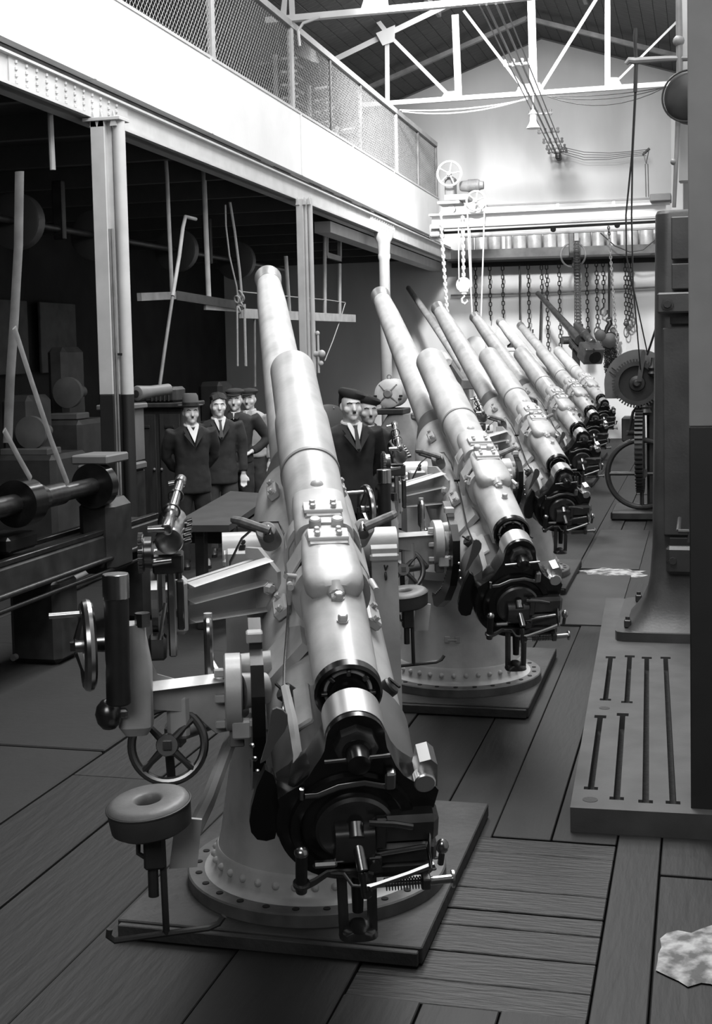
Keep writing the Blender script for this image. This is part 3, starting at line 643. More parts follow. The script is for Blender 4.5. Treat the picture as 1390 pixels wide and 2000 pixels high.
for i in range(len(py)-1):
    y0, y1 = py[i]+.03, py[i+1]-.03; b = MB(); r = .0035
    def seg(ya, za, yb, zb):
        lo = lambda y: gz(y, 4.985); hi = lambda y: RZL(y)-.04
        pts = []
        for t in range(0, 41):
            y = ya+(yb-ya)*t/40; z = za+(zb-za)*t/40
            if y0 <= y <= y1 and lo(y) <= z <= hi(y): pts.append((y, z))
        if len(pts) > 1:
            (a, c), (d, e) = pts[0], pts[-1]
            q = V((0, d-a, e-c)).normalized(); s_ = V((0, -q.z, q.y))*r; x = V((r, 0, 0)); A = V((GX-.03, a, c)); B = V((GX-.03, d, e))
            b.add([A+s_, A+x, A-s_, A-x, B+s_, B+x, B-s_, B-x], [(0, 1, 5, 4), (1, 2, 6, 5), (2, 3, 7, 6), (3, 0, 4, 7)])
    p = .065 if i > 4 else .075; H_ = 1.3
    k = y0-H_
    while k < y1:
        seg(k, 4.85, k+H_*.9, 4.85+H_); seg(k+H_*.9, 4.85, k, 4.85+H_); k += p
    o = spart(b, 'wire_mesh', mat('galvanised_wire', .30, .5, .3)); o['kind'] = 'stuff'
# racks of parts behind the screen
def rack(y, w_, h, x, lab, n_):
    rk = empty('storage_rack', (x, y, gz(y, 4.19)), 0, lab, 'rack', None)
    for dy in (-w_/2, w_/2): MB().box((0, dy, h/2), (.05, .06, h), .004).build('upright', IRONW, rk)
    for k in range(n_): MB().box((0, 0, .2+k*(h-.3)/(n_-1)), (.5, w_, .03), .003).build('rack_shelf', IRONG, rk)
    b = MB(); 
    for k in range(n_): b.tube([(.08, -w_/2, .2+k*(h-.3)/(n_-1)+.04), (.12, w_/2+.1, .2+k*(h-.3)/(n_-1)+.16)], .02, 6)
    b.build('stored_bar', IRONW, rk)
rack(17.0, .45, 1.65, -5.35, 'pale pigeonhole rack just behind the fine mesh, below the cone shade', 9)
rack(18.7, .42, 1.6, -5.4, 'pale slotted rack second from the cone shade behind the mesh screen', 9)
rack(20.4, .5, 1.3, -5.45, 'low slatted rack behind the middle of the mesh screen', 8)
rack(22.9, .6, 1.2, -5.5, 'dense slotted rack near the far end of the mesh screen', 12)
c = at(596, 112, X=-5.5)
b = MB().rev(c, V((.5, -.2, .8)), [(0, .20), (.02, .21), (.10, .13), (.22, .06), (.26, .03)], 20).build('cone_shade', IRONG); tag(b, 'grey metal cone shade lying on top of the rack behind the mesh screen', 'lamp shade')

# ---- columns
def column1(Y, xL, name, lab=None):
    c = empty(name, (xL, Y, 0)); st(c); H_ = gz(Y, 3.87)
    for m, z0, z1 in ((DADO, 0, 1.56), (IRONW, 1.56, H_)):
        MB().box((.065, 0, (z0+z1)/2), (.13, .16, z1-z0), .006).build('column_shaft', m, c)
        MB().cyl((.225, 0, z0), (.225, 0, z1), .052, n=24).build('down_pipe', m, c)
        MB().box((.145, .03, (z0+z1)/2), (.04, .10, z1-z0), .004).build('channel', m, c)
    for x in (.137, .160): MB().cyl((x, -.06, 0), (x, -.06, 2.95 if x < .15 else 2.95), .010, n=10).build('cable_pipe', IRONG, c)
    MB().box((.11, -.045, 1.9), (.20, .012, .02), .002).build('pipe_strap', DARKI, c)
    b = MB()
    for x in (.03, .10, .21): b.prism([(0, 0), (.06, 0), (.03, .13)], (x-.03, -.06, H_-.08), X_, Z_, .02)
    b.box((.11, 0, H_-.02), (.34, .2, .03), .004); b.build('column_head', IRONW, c)
    return c
c1 = at(200, 600, X=GX); column1(c1.y, GX-.02, 'trim_3')
c2 = at(585, 600, X=GX)
c = empty('trim_4', (GX, c2.y, 0)); st(c); H_ = gz(c2.y, 3.87)
for m, z0, z1 in ((DADO, 0, 1.56), (IRONW, 1.56, H_)):
    MB().box((.05, 0, (z0+z1)/2), (.095, .14, z1-z0), .006).build('column_shaft', m, c)
    MB().cyl((.118, -.02, z0), (.118, -.02, z1), .022, n=14).build('down_pipe', m, c)
    MB().cyl((.175, -.02, z0), (.175, -.02, z1), .030, n=18).build('down_pipe', m, c)
b = MB()
for x in (.03, .12, .18): b.prism([(0, 0), (.05, 0), (.025, .10)], (x-.025, -.07, H_-.08), X_, Z_, .02)
b.build('column_head', IRONW, c)
b = MB(); b.cyl((.19, -.03, 1.86), (.27, -.03, 1.86), .035); b.ball((.285, -.03, 1.86), .05); b.ball((.27, -.03, 1.74), .035); b.cyl((.24, -.03, 1.62), (.24, -.03, 2.1), .015); b.ball((.235, -.03, 2.12), .03); b.build('stop_valve', IRONW, c)
c3 = at(752, 600, X=GX+.05)
c = MB().rev((GX+.05, c3.y, 0), Z_, [(0, .13), (.1, .13), (.12, .095), (3.32, .085), (3.35, .098), (3.40, .098), (3.43, .09), (3.60, .105), (3.68, .15), (gz(c3.y, 3.87), .155)], 32).build('trim_5', IRONW); st(c)

# ================================================================== TRUSSES
def bar(mb, p, q, w, h=None, up=Y_):
    p, q = V(p), V(q); d = (q-p); L = d.length; d.normalize(); s = up.cross(d).normalized(); u2 = d.cross(s); h = h or w
    vs = [c+s*(a*w/2)+u2*(b_*h/2) for c in (p, q) for a, b_ in ((-1, -1), (1, -1), (1, 1), (-1, 1))]
    mb.add(vs, [(3, 2, 1, 0), (4, 5, 6, 7), (0, 1, 5, 4), (1, 2, 6, 5), (2, 3, 7, 6), (3, 0, 4, 7)]); return mb
TW = mat('truss_white', .52, .55, mott=.1, scale=4)
def truss(Y, name, chord, members, plates):
    t = empty(name, (0, Y, 0)); st(t); M = Matrix.Translation((0, -Y, 0))
    P = lambda q: at(q[0], q[1], Y=Y)
    for a, c in chord: bar(MB(M), P(a), P(c), .075, .10).build('chord', TW, t)
    for a, c, w in members:
        bar(MB(M), P(a)+Y_*.02, P(c)+Y_*.02, w, .012).build('angle_bar', TW, t); bar(MB(M), P(a)+Y_*.05+V((.0, 0, 0)), P(c)+Y_*.05, .014, .06).build('angle_flange', TW, t)
    for pts in plates:
        q = [P(a) for a in pts]; MB(M).prism([(v.x, v.z) for v in q], (0, Y-.045, 0), X_, Z_, -.02).build('gusset_plate', TW, t, smooth=False)
    return t
truss(22.0, 'trim_6', [((700, 206), (1325, 163))],
      [((755, 66), (756, 205), .075), ((888, 28), (895, 192), .115), ((1035, -60), (1042, 186), .125), ((1186, -40), (1186, 170), .09), ((757, 66), (880, 190), .06), ((905, 20), (1030, 184), .045), ((1175, -20), (1050, 182), .055), ((1335, 28), (1192, 170), .035), ((640, 122), (900, -4), .09), ((655, -65), (757, 66), .075)],
      [((862, 193), (870, 180), (898, 178), (902, 192)), ((1006, 184), (1016, 166), (1054, 162), (1064, 180)), ((1178, 172), (1190, 152), (1206, 152), (1216, 170)), ((735, 66), (772, 50), (771, 82), (748, 90))])
truss(16.1, 'trim_7', [((520, 41), (920, 4)), ((920, 4), (1420, -44))],
      [((566, -60), (570, 36), .07), ((690, -40), (735, 20), .07)], [((705, 22), (714, -6), (757, -10), (760, 17)), ((560, 38), (563, -20), (556, -20), (548, 38))])
b = MB(); b.tube([at(585, 90, Y=16), at(582, 60, Y=16), at(592, 45, Y=16), at(625, 33, Y=16)], .02, 8); st(b.build('trim_8', IRONW))
for k, (yy, nm) in enumerate(((25.0, 'trim_9'),)):
    t = empty(nm, (0, yy, 0)); st(t)
    bar(MB(), V((RX, 0, RZ-.12)), V((-8.5, 0, RZ-.12-.345*5.43)), .08, .1).build('rafter', IRONG, t)
    bar(MB(), V((RX, 0, RZ-.12)), V((.5, 0, RZ-.12-.33*3.57)), .08, .1).build('rafter', IRONG, t)
# ================================================================== TRAVELLING CRANE
YC = 23.4
cr = empty('travelling_crane', (-2.6, YC, 4.3), 0, 'white riveted travelling crane girder spanning the hall below the roof trusses', 'crane')
CM = Matrix.Translation((2.6, -YC, -4.3))
def cp(px, py, d=0): return at(px, py, Y=YC+d)
def gird(y, p0, p1, p2, p3, name, m, th):
    q = [cp(*p, y) for p in (p0, p1, p2, p3)]; MB(CM).prism([(v.x, v.z) for v in q], (0, YC+y, 0), X_, Z_, -th).build(name, m, cr, smooth=False)
gird(0, (843, 421), (1300, 398), (1300, 425), (843, 446), 'girder_web', WHITE, .03)
for a, c, nm in (((839, 421), (1308, 397), 'top_flange'), ((843, 446), (1300, 424), 'bottom_flange')):
    bar(MB(CM), cp(*a, -.06), cp(*c, -.06), .035, .2).build(nm, IRONW if nm[0] == 't' else mat('flange_grey', .25, .6), cr)
bar(MB(CM), cp(950, 402, -.06), cp(1306, 386, -.06), .03, .05).build('hand_rail', mat('rail_dark', .12, .6), cr)
for x in (1089, 1198, 1290): bar(MB(CM), cp(x, 394-(x-1089)*.04, -.06), cp(x, 406-(x-1089)*.05, -.06), .05, .03).build('rail_post', IRONW, cr)
bar(MB(CM), cp(862, 455, .4), cp(1282, 433, .4), .045, .05).build('drive_shaft', DARKI, cr)
bar(MB(CM), cp(900, 458, 1.1), cp(1282, 440, 1.1), .07, .03).build('rear_girder', IRONW, cr)
bar(MB(CM), cp(900, 463, 1.1), cp(1282, 446, 1.1), .03, .10).build('rear_flange', mat('flange_grey', .25, .6), cr)
for x, y in ((1080, 448), (1205, 440)): 
    MB(CM).cyl(cp(x, y, .35), cp(x, y, .48), .05, n=14).build('shaft_bearing', DARKI, cr)
MB(CM).box(cp(1290, 388, -.1), (.35, .5, .12), .01).build('end_truck', mat('rail_dark', .12, .6), cr)
b = MB(CM); b.cyl(cp(846, 462, .1), cp(846, 462, .3), .07); b.box(cp(853, 452, .2), (.18, .5, .22), .02); b.build('end_carriage', IRONW, cr)
# hoist trolley standing on the girder
h0 = cp(895, 412); ho = empty('hoist_trolley', h0, 0, 'white chain hoist trolley with spoked wheels and motor standing on the crane girder', 'hoist')
HM = Matrix.Translation(-h0)
def spoked(c, R, r, par, n_=5, m=IRONW, name='hand_wheel', a0=20):
    w_ = MB().ring(c, Y_, R, r, 32, 8).build(name, m, par); 
    for i in range(n_):
        t = radians(a0+360*i/n_); MB().tube([c, V(c)+V((cos(t)*R, 0, sin(t)*R))], r*.6, 6).build('spoke', m, w_)
    MB().cyl(V(c)-Y_*.05, V(c)+Y_*.06, r*1.6, n=14).build('hub', m, w_); return w_
L_ = lambda px, py, d=0: cp(px, py, d)-h0
spoked(L_(877, 339, -.3), .21, .022, ho, 5, a0=150); spoked(L_(929, 392, -.3), .165, .020, ho, 6)
MB(HM).box(cp(880, 366, 0), (.17, .3, .34), .02).build('gear_case', IRONG, ho)
MB(HM).box(cp(895, 388, 0), (.42, .5, .10), .01).build('trolley_frame', IRONW, ho)
MB(HM).box(cp(880, 398, 0), (.40, .5, .05), .01).build('trolley_base', IRONW, ho)
mo = MB(HM).rev(cp(898, 364, 0), X_, [(0, .07), (.03, .09), (.12, .10), (.14, .105), (.34, .105), (.36, .08), (.42, .07)], 24).build('motor', IRONG, ho)
b = MB(HM)
for k in range(9): b.washer(cp(898, 364, 0)+X_*(.15+.02*k), X_, .10, .113, .008, 24)
b.build('cooling_ribs', IRONG, mo)
for px in (881, 932): MB(HM).rev(cp(px, 408, -.12), Y_, [(0, .07), (.05, .07), (.06, .05), (.2, .05)], 20).build('rail_wheel', IRONW, ho)
def chain(pts, r=.011, pitch=.05, m=CHAIN, name='chain'):
    b = MB(); pts = [V(p) for p in pts]; k = 0
    for i in range(len(pts)-1):
        a, c = pts[i], pts[i+1]; d = c-a; L = d.length; d.normalize(); n_ = max(1, int(L/pitch))
        s0 = d.cross(X_ if abs(d.x) < .9 else Y_).normalized(); s1 = d.cross(s0)
        for j in range(n_):
            q = a+d*((j+.5)*L/n_); e = s0 if k % 2 else s1; k += 1; hl, hw = pitch*.68, pitch*.36
            b.tube([q+d*(hl*cos(t*pi/3))+e*(hw*sin(t*pi/3)) for t in range(6)], r*.8, 4, True)
    return b.build(name, m, smooth=True)
def rope(pts, r, lab, cat='rope', m=ROPE, name='rope', twist=True, group=None):
    pts = [V(p) for p in pts]
    if not twist: o = MB().tube(pts, r, 8).build(name, m)
    else:
        b = MB(); P = []
        for i in range(len(pts)-1):
            n_ = max(2, int((pts[i+1]-pts[i]).length/(r*3))); P += [pts[i].lerp(pts[i+1], k/n_) for k in range(n_)]
        P.append(pts[-1])
        if len(P) > 260: P = P[::2]
        for ph in (0, pi):
            Q = []
            for k, p in enumerate(P):
                d = (P[min(k+1, len(P)-1)]-P[max(k-1, 0)]).normalized(); e = d.cross(Y_ if abs(d.y) < .9 else X_).normalized(); g = d.cross(e)
                Q.append(p+e*(r*.55*cos(ph+k*1.1))+g*(r*.55*sin(ph+k*1.1)))
            b.tube(Q, r*.6, 5)
        o = b.build(name, m)
    return tag(o, lab, cat, group)
tag(chain([cp(861, 415, -.2), cp(862, 450, -.2), cp(873, 612, -.2)], .022, .06, IRONW), 'pale operating chain at far left of the hoist, reaching down to the third gun', 'chain')
tag(chain([cp(903, 408, -.1), cp(905, 540, -.1)], .022, .06, IRONW), 'pale lifting chain running down to the hoist hook block', 'chain')
rope([cp(895, 445, -.2), cp(896, 545, -.2)], .012, 'pale rope left of the lifting chain below the hoist', twist=False, m=IRONW)
rope([cp(912, 398, -.25), cp(916, 500, -.25), cp(922, 618, -.25)], .014, 'pale rope falling from the left side of the lower hoist wheel', twist=False, m=IRONW)
rope([cp(917, 440, -.1), cp(921, 560, -.1)], .010, 'thin pale rope directly beside the left wheel rope under the hoist', twist=False, m=IRONW)
rope([cp(946, 395, -.25), cp(943, 500, -.25), cp(939, 622, -.25)], .014, 'pale rope falling from the right side of the lower hoist wheel', twist=False, m=IRONW)
k0 = cp(906, 560, -.1); hb = empty('hook_block', k0, 0, 'white hook block hanging on the hoist chain above the third and fourth muzzles', 'hook')
b = MB().box((0, -.03, .02), (.16, .03, .24), .03); b.box((0, .05, .02), (.16, .03, .24), .03); b.build('block_cheek', IRONW, hb)
MB().rev((-.01, -.025, .04), Y_, [(0, .13), (.02, .10), (.04, .13)], 24).build('chain_sheave', IRONW, hb)
MB().box((.0, .01, -.11), (.10, .08, .06), .015).build('hook_swivel', IRONW, hb)
MB().tube([(0, .01, -.13), (0, .01, -.17), (-.045, .01, -.21), (-.04, .01, -.27), (.01, .01, -.30), (.055, .01, -.26), (.045, .01, -.225)], [.016, .018, .02, .022, .024, .018, .008], 8).build('hook', IRONW, hb)

# ================================================================== BACK WALL
YS = 26.55
def sp(px, py, Y=YS): return at(px, py, Y=Y)
sh = empty('wall_shelf', sp(1080, 505), 0, 'long grey iron beam shelf carrying tin drums along the rear wall', 'shelf'); SM = Matrix.Translation(-sp(1080, 505))
bar(MB(SM), sp(880, 499), sp(1300, 486), .20, .03).build('front_web', mat('shelf_grey', .13, .7, mott=.5, scale=3), sh)
q = [sp(870, 509), sp(1300, 496)]; bar(MB(SM), q[0]+Y_*.3, q[1]+Y_*.3, .04, .85).build('shelf_board', mat('shelf_dark', .03, .8), sh)
bar(MB(SM), q[0]+Y_*.68-Z_*.06, q[1]+Y_*.68-Z_*.06, .10, .05).build('rear_rail', mat('shelf_dark', .03, .8), sh)
for k, (x, wv, hh, rib) in enumerate(((914, 20, 31, 0), (940, 26, 30, 1), (966, 24, 30, 0), (993, 13, 30, 0), (1015, 26, 29, 1), (1044, 28, 29, 0), (1074, 26, 28, 1), (1100, 24, 28, 1), (1142, 24, 27, 0), (1168, 24, 27, 1), (1196, 18, 27, 1), (1232, 28, 26, 0), (1262, 26, 26, 0))):
    base = 491-(x-880)*.031; c = sp(x, base, YS+.32); r = wv/2/97*1.01; h = (hh+8)/97
    prof = [(0, r*.97), (.01, r)]
    if rib:
        for i in range(9): z = h*(.1+.08*i); prof += [(z, r), (z+h*.03, r*.955)]
    prof += [(h-.01, r), (h, r*.97)]
    o = MB().rev((0, 0, 0), Z_, prof, 26).build('tin_drum', TIN, None, ang=50, origin=(0, 0, 0)); o.location = c+Z_*.004
    nth = ['leftmost', 'second', 'third', 'fourth', 'fifth', 'sixth', 'seventh', 'eighth', 'ninth', 'tenth', 'eleventh', 'twelfth', 'rightmost'][k]
    tag(o, '%s %s tin drum %s on the rear wall shelf' % (nth, 'ribbed' if rib else 'smooth', 'counting from the left' if k not in (0, 12) else 'of the row'), 'drum', 'tin drums on the rear wall shelf')
rope([sp(880, 577, 27.2), sp(1060, 572, 27.2), sp(1300, 560, 27.2)], .02, 'thin dark pipe running level across the rear wall', 'pipe', IRONG, 'wall_pipe', False)
CH = [(928, 520, 615, None), (956, 520, 625, None), (981, 520, 622, None), (1031, 518, 630, 'hook'), (1057, 518, 575, None), (1067, 518, 693, None), (1091, 515, 678, None), (1145, 515, 655, 'knot'), (1164, 512, 640, 'ring'), (1177, 512, 592, 'hook'), (1220, 505, 640, 'rings'), (1226, 505, 625, 'ring'), (1231, 505, 620, 'ring')]
clab = ['faint chain leftmost on the rear wall beside the hoist ropes', 'second chain from the left on the rear wall, ending behind the fourth muzzle', 'thick chain above the fifth gun muzzle on the rear wall', 'chain with an open hook right of the sixth gun muzzle', 'short chain joined to a strap left of the dark barrel tip', 'long chain crossing behind the dark lifted barrel tip', 'long chain crossing behind the middle of the dark lifted barrel', 'chain with a knot just right of the thick link chain', 'chain ending in a single long ring, right of the knotted chain', 'short chain ending in a small open hook', 'chain with a knot and a long ring at the left of the right bundle', 'middle chain of the bundle beside the machine column, ending in a big ring', 'rightmost chain of the bundle beside the machine column']
for (x, y0, y1, en), lb in zip(CH, clab):
    a, c = sp(x, y0, 27.05), sp(x+(y1-y0)*.02, y1, 27.05); b = MB()
    o = chain([a, c], .012, .085, CHAIN); root = empty('wall_chain', a, 0, lb, 'chain', 'chains hanging on the rear wall'); o.name = 'links'; o.parent = root; o.location = V(o.location)-a; o['kind'] = 'stuff'
    e = c-a
    if en == 'hook': MB().tube([e, e-Z_*.08, e+V((-.06, 0, -.14)), e+V((-.06, 0, -.22)), e+V((.01, 0, -.26)), e+V((.07, 0, -.20)), e+V((.07, 0, -.14))], .018, 7).build('hook', CHAIN, root)
    if en in ('ring', 'rings'): MB(Matrix.Translation(e-Z_*.09) @ Matrix.Diagonal((.55 if en == 'rings' else .8, 1, 1.2, 1))).ring((0, 0, 0), Y_, .085, .014, 20, 6).build('ring', CHAIN, root)
    if en in ('knot', 'rings'): MB().ball(e+Z_*.08, .06, 8, sc=(1, .8, 1)).build('knot', CHAIN, root)
rope([sp(1057, 575, 27.05), sp(1054, 665, 27.05)], .02, 'dark strap hanging down behind the dark lifted barrel', 'strap', CHAIN, 'strap', False)
rope([sp(1014, 518, 27.0), sp(1015, 625, 27.0)], .016, 'dark rod hanging on the rear wall above the sixth gun muzzle', 'rod', CHAIN, 'hanging_rod', False)
rope([sp(1189, 505, 27.0), sp(1189, 623, 27.0)], .024, 'dark rod carrying the big black hook and chain block', 'rod', CHAIN, 'hanging_rod', False)
tag(chain([cp(1188, 442, .5), cp(1192, 500, .5), cp(1202, 640, .5), cp(1211, 725, .5)], .013, .05, IRONG), 'thin pale hand chain hanging from the crane shaft in front of the black chain block', 'chain')
# black hook and chain block
k0 = sp(1189, 640, 26.9); hk = empty('chain_block', k0, 0, 'big black hook and chain block with heaped chain on the rear wall', 'chain block')
K = lambda px, py, d=0: sp(px, py, 26.9+d)-k0
MB().tube([K(1189, 626), K(1191, 632), K(1186, 640), K(1183, 648), K(1187, 655), K(1193, 650)], [.05, .055, .05, .045, .04, .02], 10).build('hook', BLACKM, hk)
MB().ring(K(1189, 625), Y_, .055, .014, 16, 6).build('shackle', BLACKM, hk)
MB().rev(K(1190, 665, -.12), Y_, [(0, .06), (.02, .15), (.06, .17), (.16, .17), (.2, .15), (.22, .06)], 24).build('block_case', BLACKM, hk)
MB().rev(K(1172, 655, -.12), Y_, [(0, .05), (.01, .11), (.05, .12), (.1, .11)], 20, M=Matrix.Identity(4)).build('hand_sheave', BLACKM, hk)
MB().cyl(K(1195, 654), K(1208, 654), .03).build('block_pin', BLACKM, hk)
MB().ring(K(1197, 645), Y_, .05, .014, 14, 6).build('eye', BLACKM, hk)
b = MB()
random.seed(3)
for i in range(230):
    t = random.random(); c = K(1176+t*6+random.random()*26, 672+t*62); b.ring(c+Y_*random.uniform(-.08, .08), (random.random(), random.random()+.3, random.random()), .026, .008, 7, 4)
b.build('chain_heap', BLACKM, hk)['kind'] = 'stuff'
MB().tube([K(1172, 668), K(1174, 684), K(1180, 700), K(1184, 712)], .012).build('loop_bar', IRONG, hk)
# wide roller chain with its pulley
k0 = at(1127, 560, Y=25.6); rc = empty('roller_chain', k0, 0, 'wide dark roller chain hanging from a pulley in front of the rear wall', 'chain')
K = lambda px, py, d=0: at(px, py, Y=25.6+d)-k0
lk = None
for i in range(25):
    py = 474+i*6.6; p = K(1125.5+i*.15, py)
    if lk is None:
        b = MB()
        for s in (-1, 1): b.box((s*.035, 0, .0), (.016, .05, .05), .005)
        b.cyl((-.065, 0, .028), (.065, 0, .028), .013, n=8); b.box((0, 0, 0), (.055, .04, .03), .006); lk = b.build('link', CHAIN, rc); lk.location = p
    else: like(lk, rc, p)
for s, nm in ((-1, 'left'), (1, 'right')): MB().box(K(1127, 555)+V((s*.055, -.0, 0)), (.014, .05, 1.75), .004).build('side_chain', CHAIN, rc)
MB().ring(K(1119, 498, .25), Y_, .235, .018, 36, 8).build('pulley_rim', IRONG, rc)
b = MB(); b.box(K(1119, 498, .2), (.05, .03, .46), .004); b.cyl(K(1117, 500, .05), K(1117, 500, .3), .05); b.build('pulley_arm', CHAIN, rc)
MB().box(K(1116, 478, .05), (.10, .08, .5), .01).build('pulley_hanger', CHAIN, rc)
MB().box(K(1130, 642), (.16, .14, .20), .02).build('end_shackle', CHAIN, rc)
rope([at(1172, 455, Y=26), at(1200, 480, Y=26), at(1230, 492, Y=26), at(1255, 488, Y=26), at(1283, 465, Y=26)], .012, 'dark cable drooping in front of the right end of the drum shelf', 'cable', DARKI, 'cable', False)

# ---- barrel lying dark, lifted, in front of the rear wall
def axisframe(p, q):
    a = (q-p).normalized(); x = a.cross(Z_).normalized(); return a, x, x.cross(a)
m0, m1 = at(1050, 573, Y=25.6), at(1118, 648, Y=24.2); a, x, n_ = axisframe(m1, m0); L = (m0-m1).length
rt = empty('dark_gun', m1, 0, 'small unpainted dark gun tube with a square breech block, raised before the rear wall', 'gun')
TM = Matrix(((x.x, a.x, n_.x, 0), (x.y, a.y, n_.y, 0), (x.z, a.z, n_.z, 0), (0, 0, 0, 1)))
GM = mat('bare_gun_metal', .13, .35, .7, mott=.4, scale=12)
MB(TM).rev((0, 0, 0), Y_, [(-.35, .10), (-.02, .10), (.02, .085), (.12, .07), (L*.97, .045), (L*.98, .05), (L, .05), (L, .03), (L-.1, .03)], 24).build('barrel', GM, rt)
MB(TM).rev((.05, -.75, .13), Y_, [(0, .06), (.02, .072), (.35, .07), (.36, .085), (.42, .085), (.44, .065), (.75, .06), (.8, .04)], 20).build('recoil_cylinder', GM, rt)
br = MB(TM).box((0, -.85, -.02), (.36, .32, .30), .015).build('breech_block', GM, rt)
MB(TM).rev((0.02, -1.012, -.03), Y_, [(-.004, .11), (.0, .115), (.06, .06), (.02, .03)], 24).build('breech_opening', BLACK, br)
MB(TM).box((-.04, -1.01, .10), (.02, .02, .08), 0).build('block_slot', PIT, br)
for s in (-1, 1): MB(TM).box((s*.11, -.45, -.10), (.06, .7, .06), .01).build('slide_rail', GM, rt)
MB(TM).cyl((-.22, -.10, -.12), (.2, -.10, -.12), .07).build('trunnion', GM, rt)
MB(TM).box((0, -.12, -.14), (.05, .3, .35), .02).build('cradle_plate', DARKI, rt)
p = m1+a*(-.15); MB().tube([p-m1, p-m1-Z_*.4, V((p.x, p.y, .02))-m1], .07, 8).build('stand_leg', DARKI, rt)
MB(Matrix.Translation(-m1)).tube([at(1128, 700, Y=24.2), at(1120, 745, Y=24.1), V((at(1115, 745, Y=24.1).x, 24.1, .02))], .045, 8).build('stand_brace', IRONW, rt)
# thin pale barrel at the back left
m0, m1 = at(797, 562, Y=26.3), at(880, 680, Y=24.0); a, x, n_ = axisframe(m1, m0); L = (m0-m1).length
rt = empty('thin_gun', m1, 0, 'slender pale gun barrel rising behind the third gun muzzle at the rear', 'gun')
TM = Matrix(((x.x, a.x, n_.x, 0), (x.y, a.y, n_.y, 0), (x.z, a.z, n_.z, 0), (0, 0, 0, 1)))
MB(TM).rev((0, 0, 0), Y_, [(-.9, .10), (0, .09), (L*.3, .075), (L-.02, .052), (L, .045), (L, .03), (L-.1, .03)], 24).build('barrel', PAINT, rt)
MB(TM).rev((-.22, -.55, -.02), Y_, [(0, .07), (.02, .08), (.36, .08), (.38, .06)], 20).build('side_cylinder', PAINT, rt)
MB(TM).box((0, -.8, -.15), (.3, .8, .22), .03).build('cradle', PAINTD, rt)
p = TM @ V((0, -.6, -.2)); MB().cyl(p, V((p.x, p.y, .02-m1.z)), .16, .24, n=20).build('pedestal', PAINT, rt)
# ---- small stand machine glimpsed between the barrels
for (px, py, Y, s, lb) in ((930, 688, 25.2, .42, 'pale mechanism on a stand seen between the third and fourth barrels'), (985, 668, 25.6, .36, 'pale mechanism on a stand seen between the fourth and fifth barrels')):
    c = at(px, py, Y=Y); r_o = empty('bench_mechanism', (c.x, Y, 0), 0, lb, 'machine')
    MB().cyl((0, 0, 0), (0, 0, c.z-.2), .10, .07).build('stand', IRONW, r_o)
    MB().box((0, 0, c.z-.15), (.5, .4, .08), .02).build('table', IRONW, r_o)
    MB().rev((0, -.2, c.z+.1), Y_, [(0, .1), (.02, s*.5), (.06, s*.5), (.08, .1), (.3, .09)], 24).build('face_wheel', IRONW, r_o)
    MB().box((.12, 0, c.z), (.12, .2, .24), .02).build('head', DARKI, r_o)
    MB().box((-.14, -.05, c.z-.02), (.1, .2, .2), .02).build('bracket', IRONG, r_o)

# ================================================================== LAMP AND WIRES
c = at(1041, 240, Y=21.95); lp = empty('bell_lamp', c, 0, 'white bell shaped lamp hanging below the truss', 'lamp')
MB().rev((0, 0, -.09), Z_, [(0, .112), (.004, .117), (.03, .10), (.08, .07), (.12, .056), (.22, .053), (.23, .07), (.245, .07), (.26, .05), (.30, .03), (.31, .01)], 32).build('lamp_shade', IRONW, lp)
MB().cyl((0, 0, .2), (.0, .03, .46), .012).build('lamp_stem', IRONW, lp)
MB().ball((0, 0, -.04), .04).build('bulb', GLASS, lp)
A, B_ = at(958, 8, Y=15.5), at(1089, 298, Y=27.0); bw = empty('trolley_wires', A, 0, 'slanting run of bare conductor wires with insulators from the roof to the rear wall', 'wires')
for o_ in (-.13, -.05, .06, .15):
    MB().tube([V((o_*1.0, 0, 0)), B_-A+V((o_*.8, 0, 0))], .010 if abs(o_) > .1 else .016, 5).build('conductor', mat('wire_grey', .16, .5), bw)
for k, t in enumerate((.28, .45, .62, .78, .88, .95, .995)):
    p = (B_-A)*t; q = MB().box(p, (.40, .03, .03), .004).build('cross_arm', IRONG if t > .6 else IRONW, bw)
    for s in (-.17, -.06, .06, .17): MB().rev(p+V((s, 0, -.03)), Z_, [(0, .02), (.03, .03), (.05, .018), (.09, .026), (.10, .015)], 10).build('insulator', IRONW if t < .6 else IRONG, q)
MB().box(B_-A+V((0, .12, -.06)), (.10, .30, .14), .02).build('wall_bracket', DARKI, bw)
for k in range(4):
    rope([at(1092, 286+4*k, Y=26.9), at(1140, 297+5*k, Y=26.9), at(1190, 299+4*k, Y=26.9), at(1230, 296+3*k, Y=26.9), at(1262, 292+4*k, Y=26.9)], .007, ('topmost', 'second', 'third', 'lowest')[k]+' of four drooping wires between conductor bracket and wall insulator', 'wire', mat('wire_grey', .16, .5), 'wire', False, 'drooping wires on the rear wall')
c = at(1262, 300, Y=27.28); iz = empty('insulator_bracket', c, 0, 'small wall insulator bracket on a vertical rod at upper right of the rear wall', 'bracket')
MB().tube([(-.08, 0, -.02), (.06, 0, .10)], .022, 6).build('arm', DARKI, iz)
MB().tube([(-.06, 0, 0), (-.01, 0, -.2), (.05, 0, .1)], .008, 5).build('strut', IRONG, iz)
for s in (-.025, .025): MB().cyl((s, 0, -.2), (s+.01, 0, -.85), .007).build('conduit', IRONG, iz)
for k, (p, q, dip) in enumerate((((780, 215), (1030, 194), 8), ((785, 218), (1030, 192), 14))):
    pts = [at(p[0]+(q[0]-p[0])*t/8, p[1]+(q[1]-p[1])*t/8+dip*(1-(t/4-1)**2), Y=21.7) for t in range(9)]
    rope(pts, .012, 'pale cable sagging below the left half of the truss chord, %s of two' % ('upper' if k == 0 else 'lower'), 'cable', IRONW, 'cable', False)
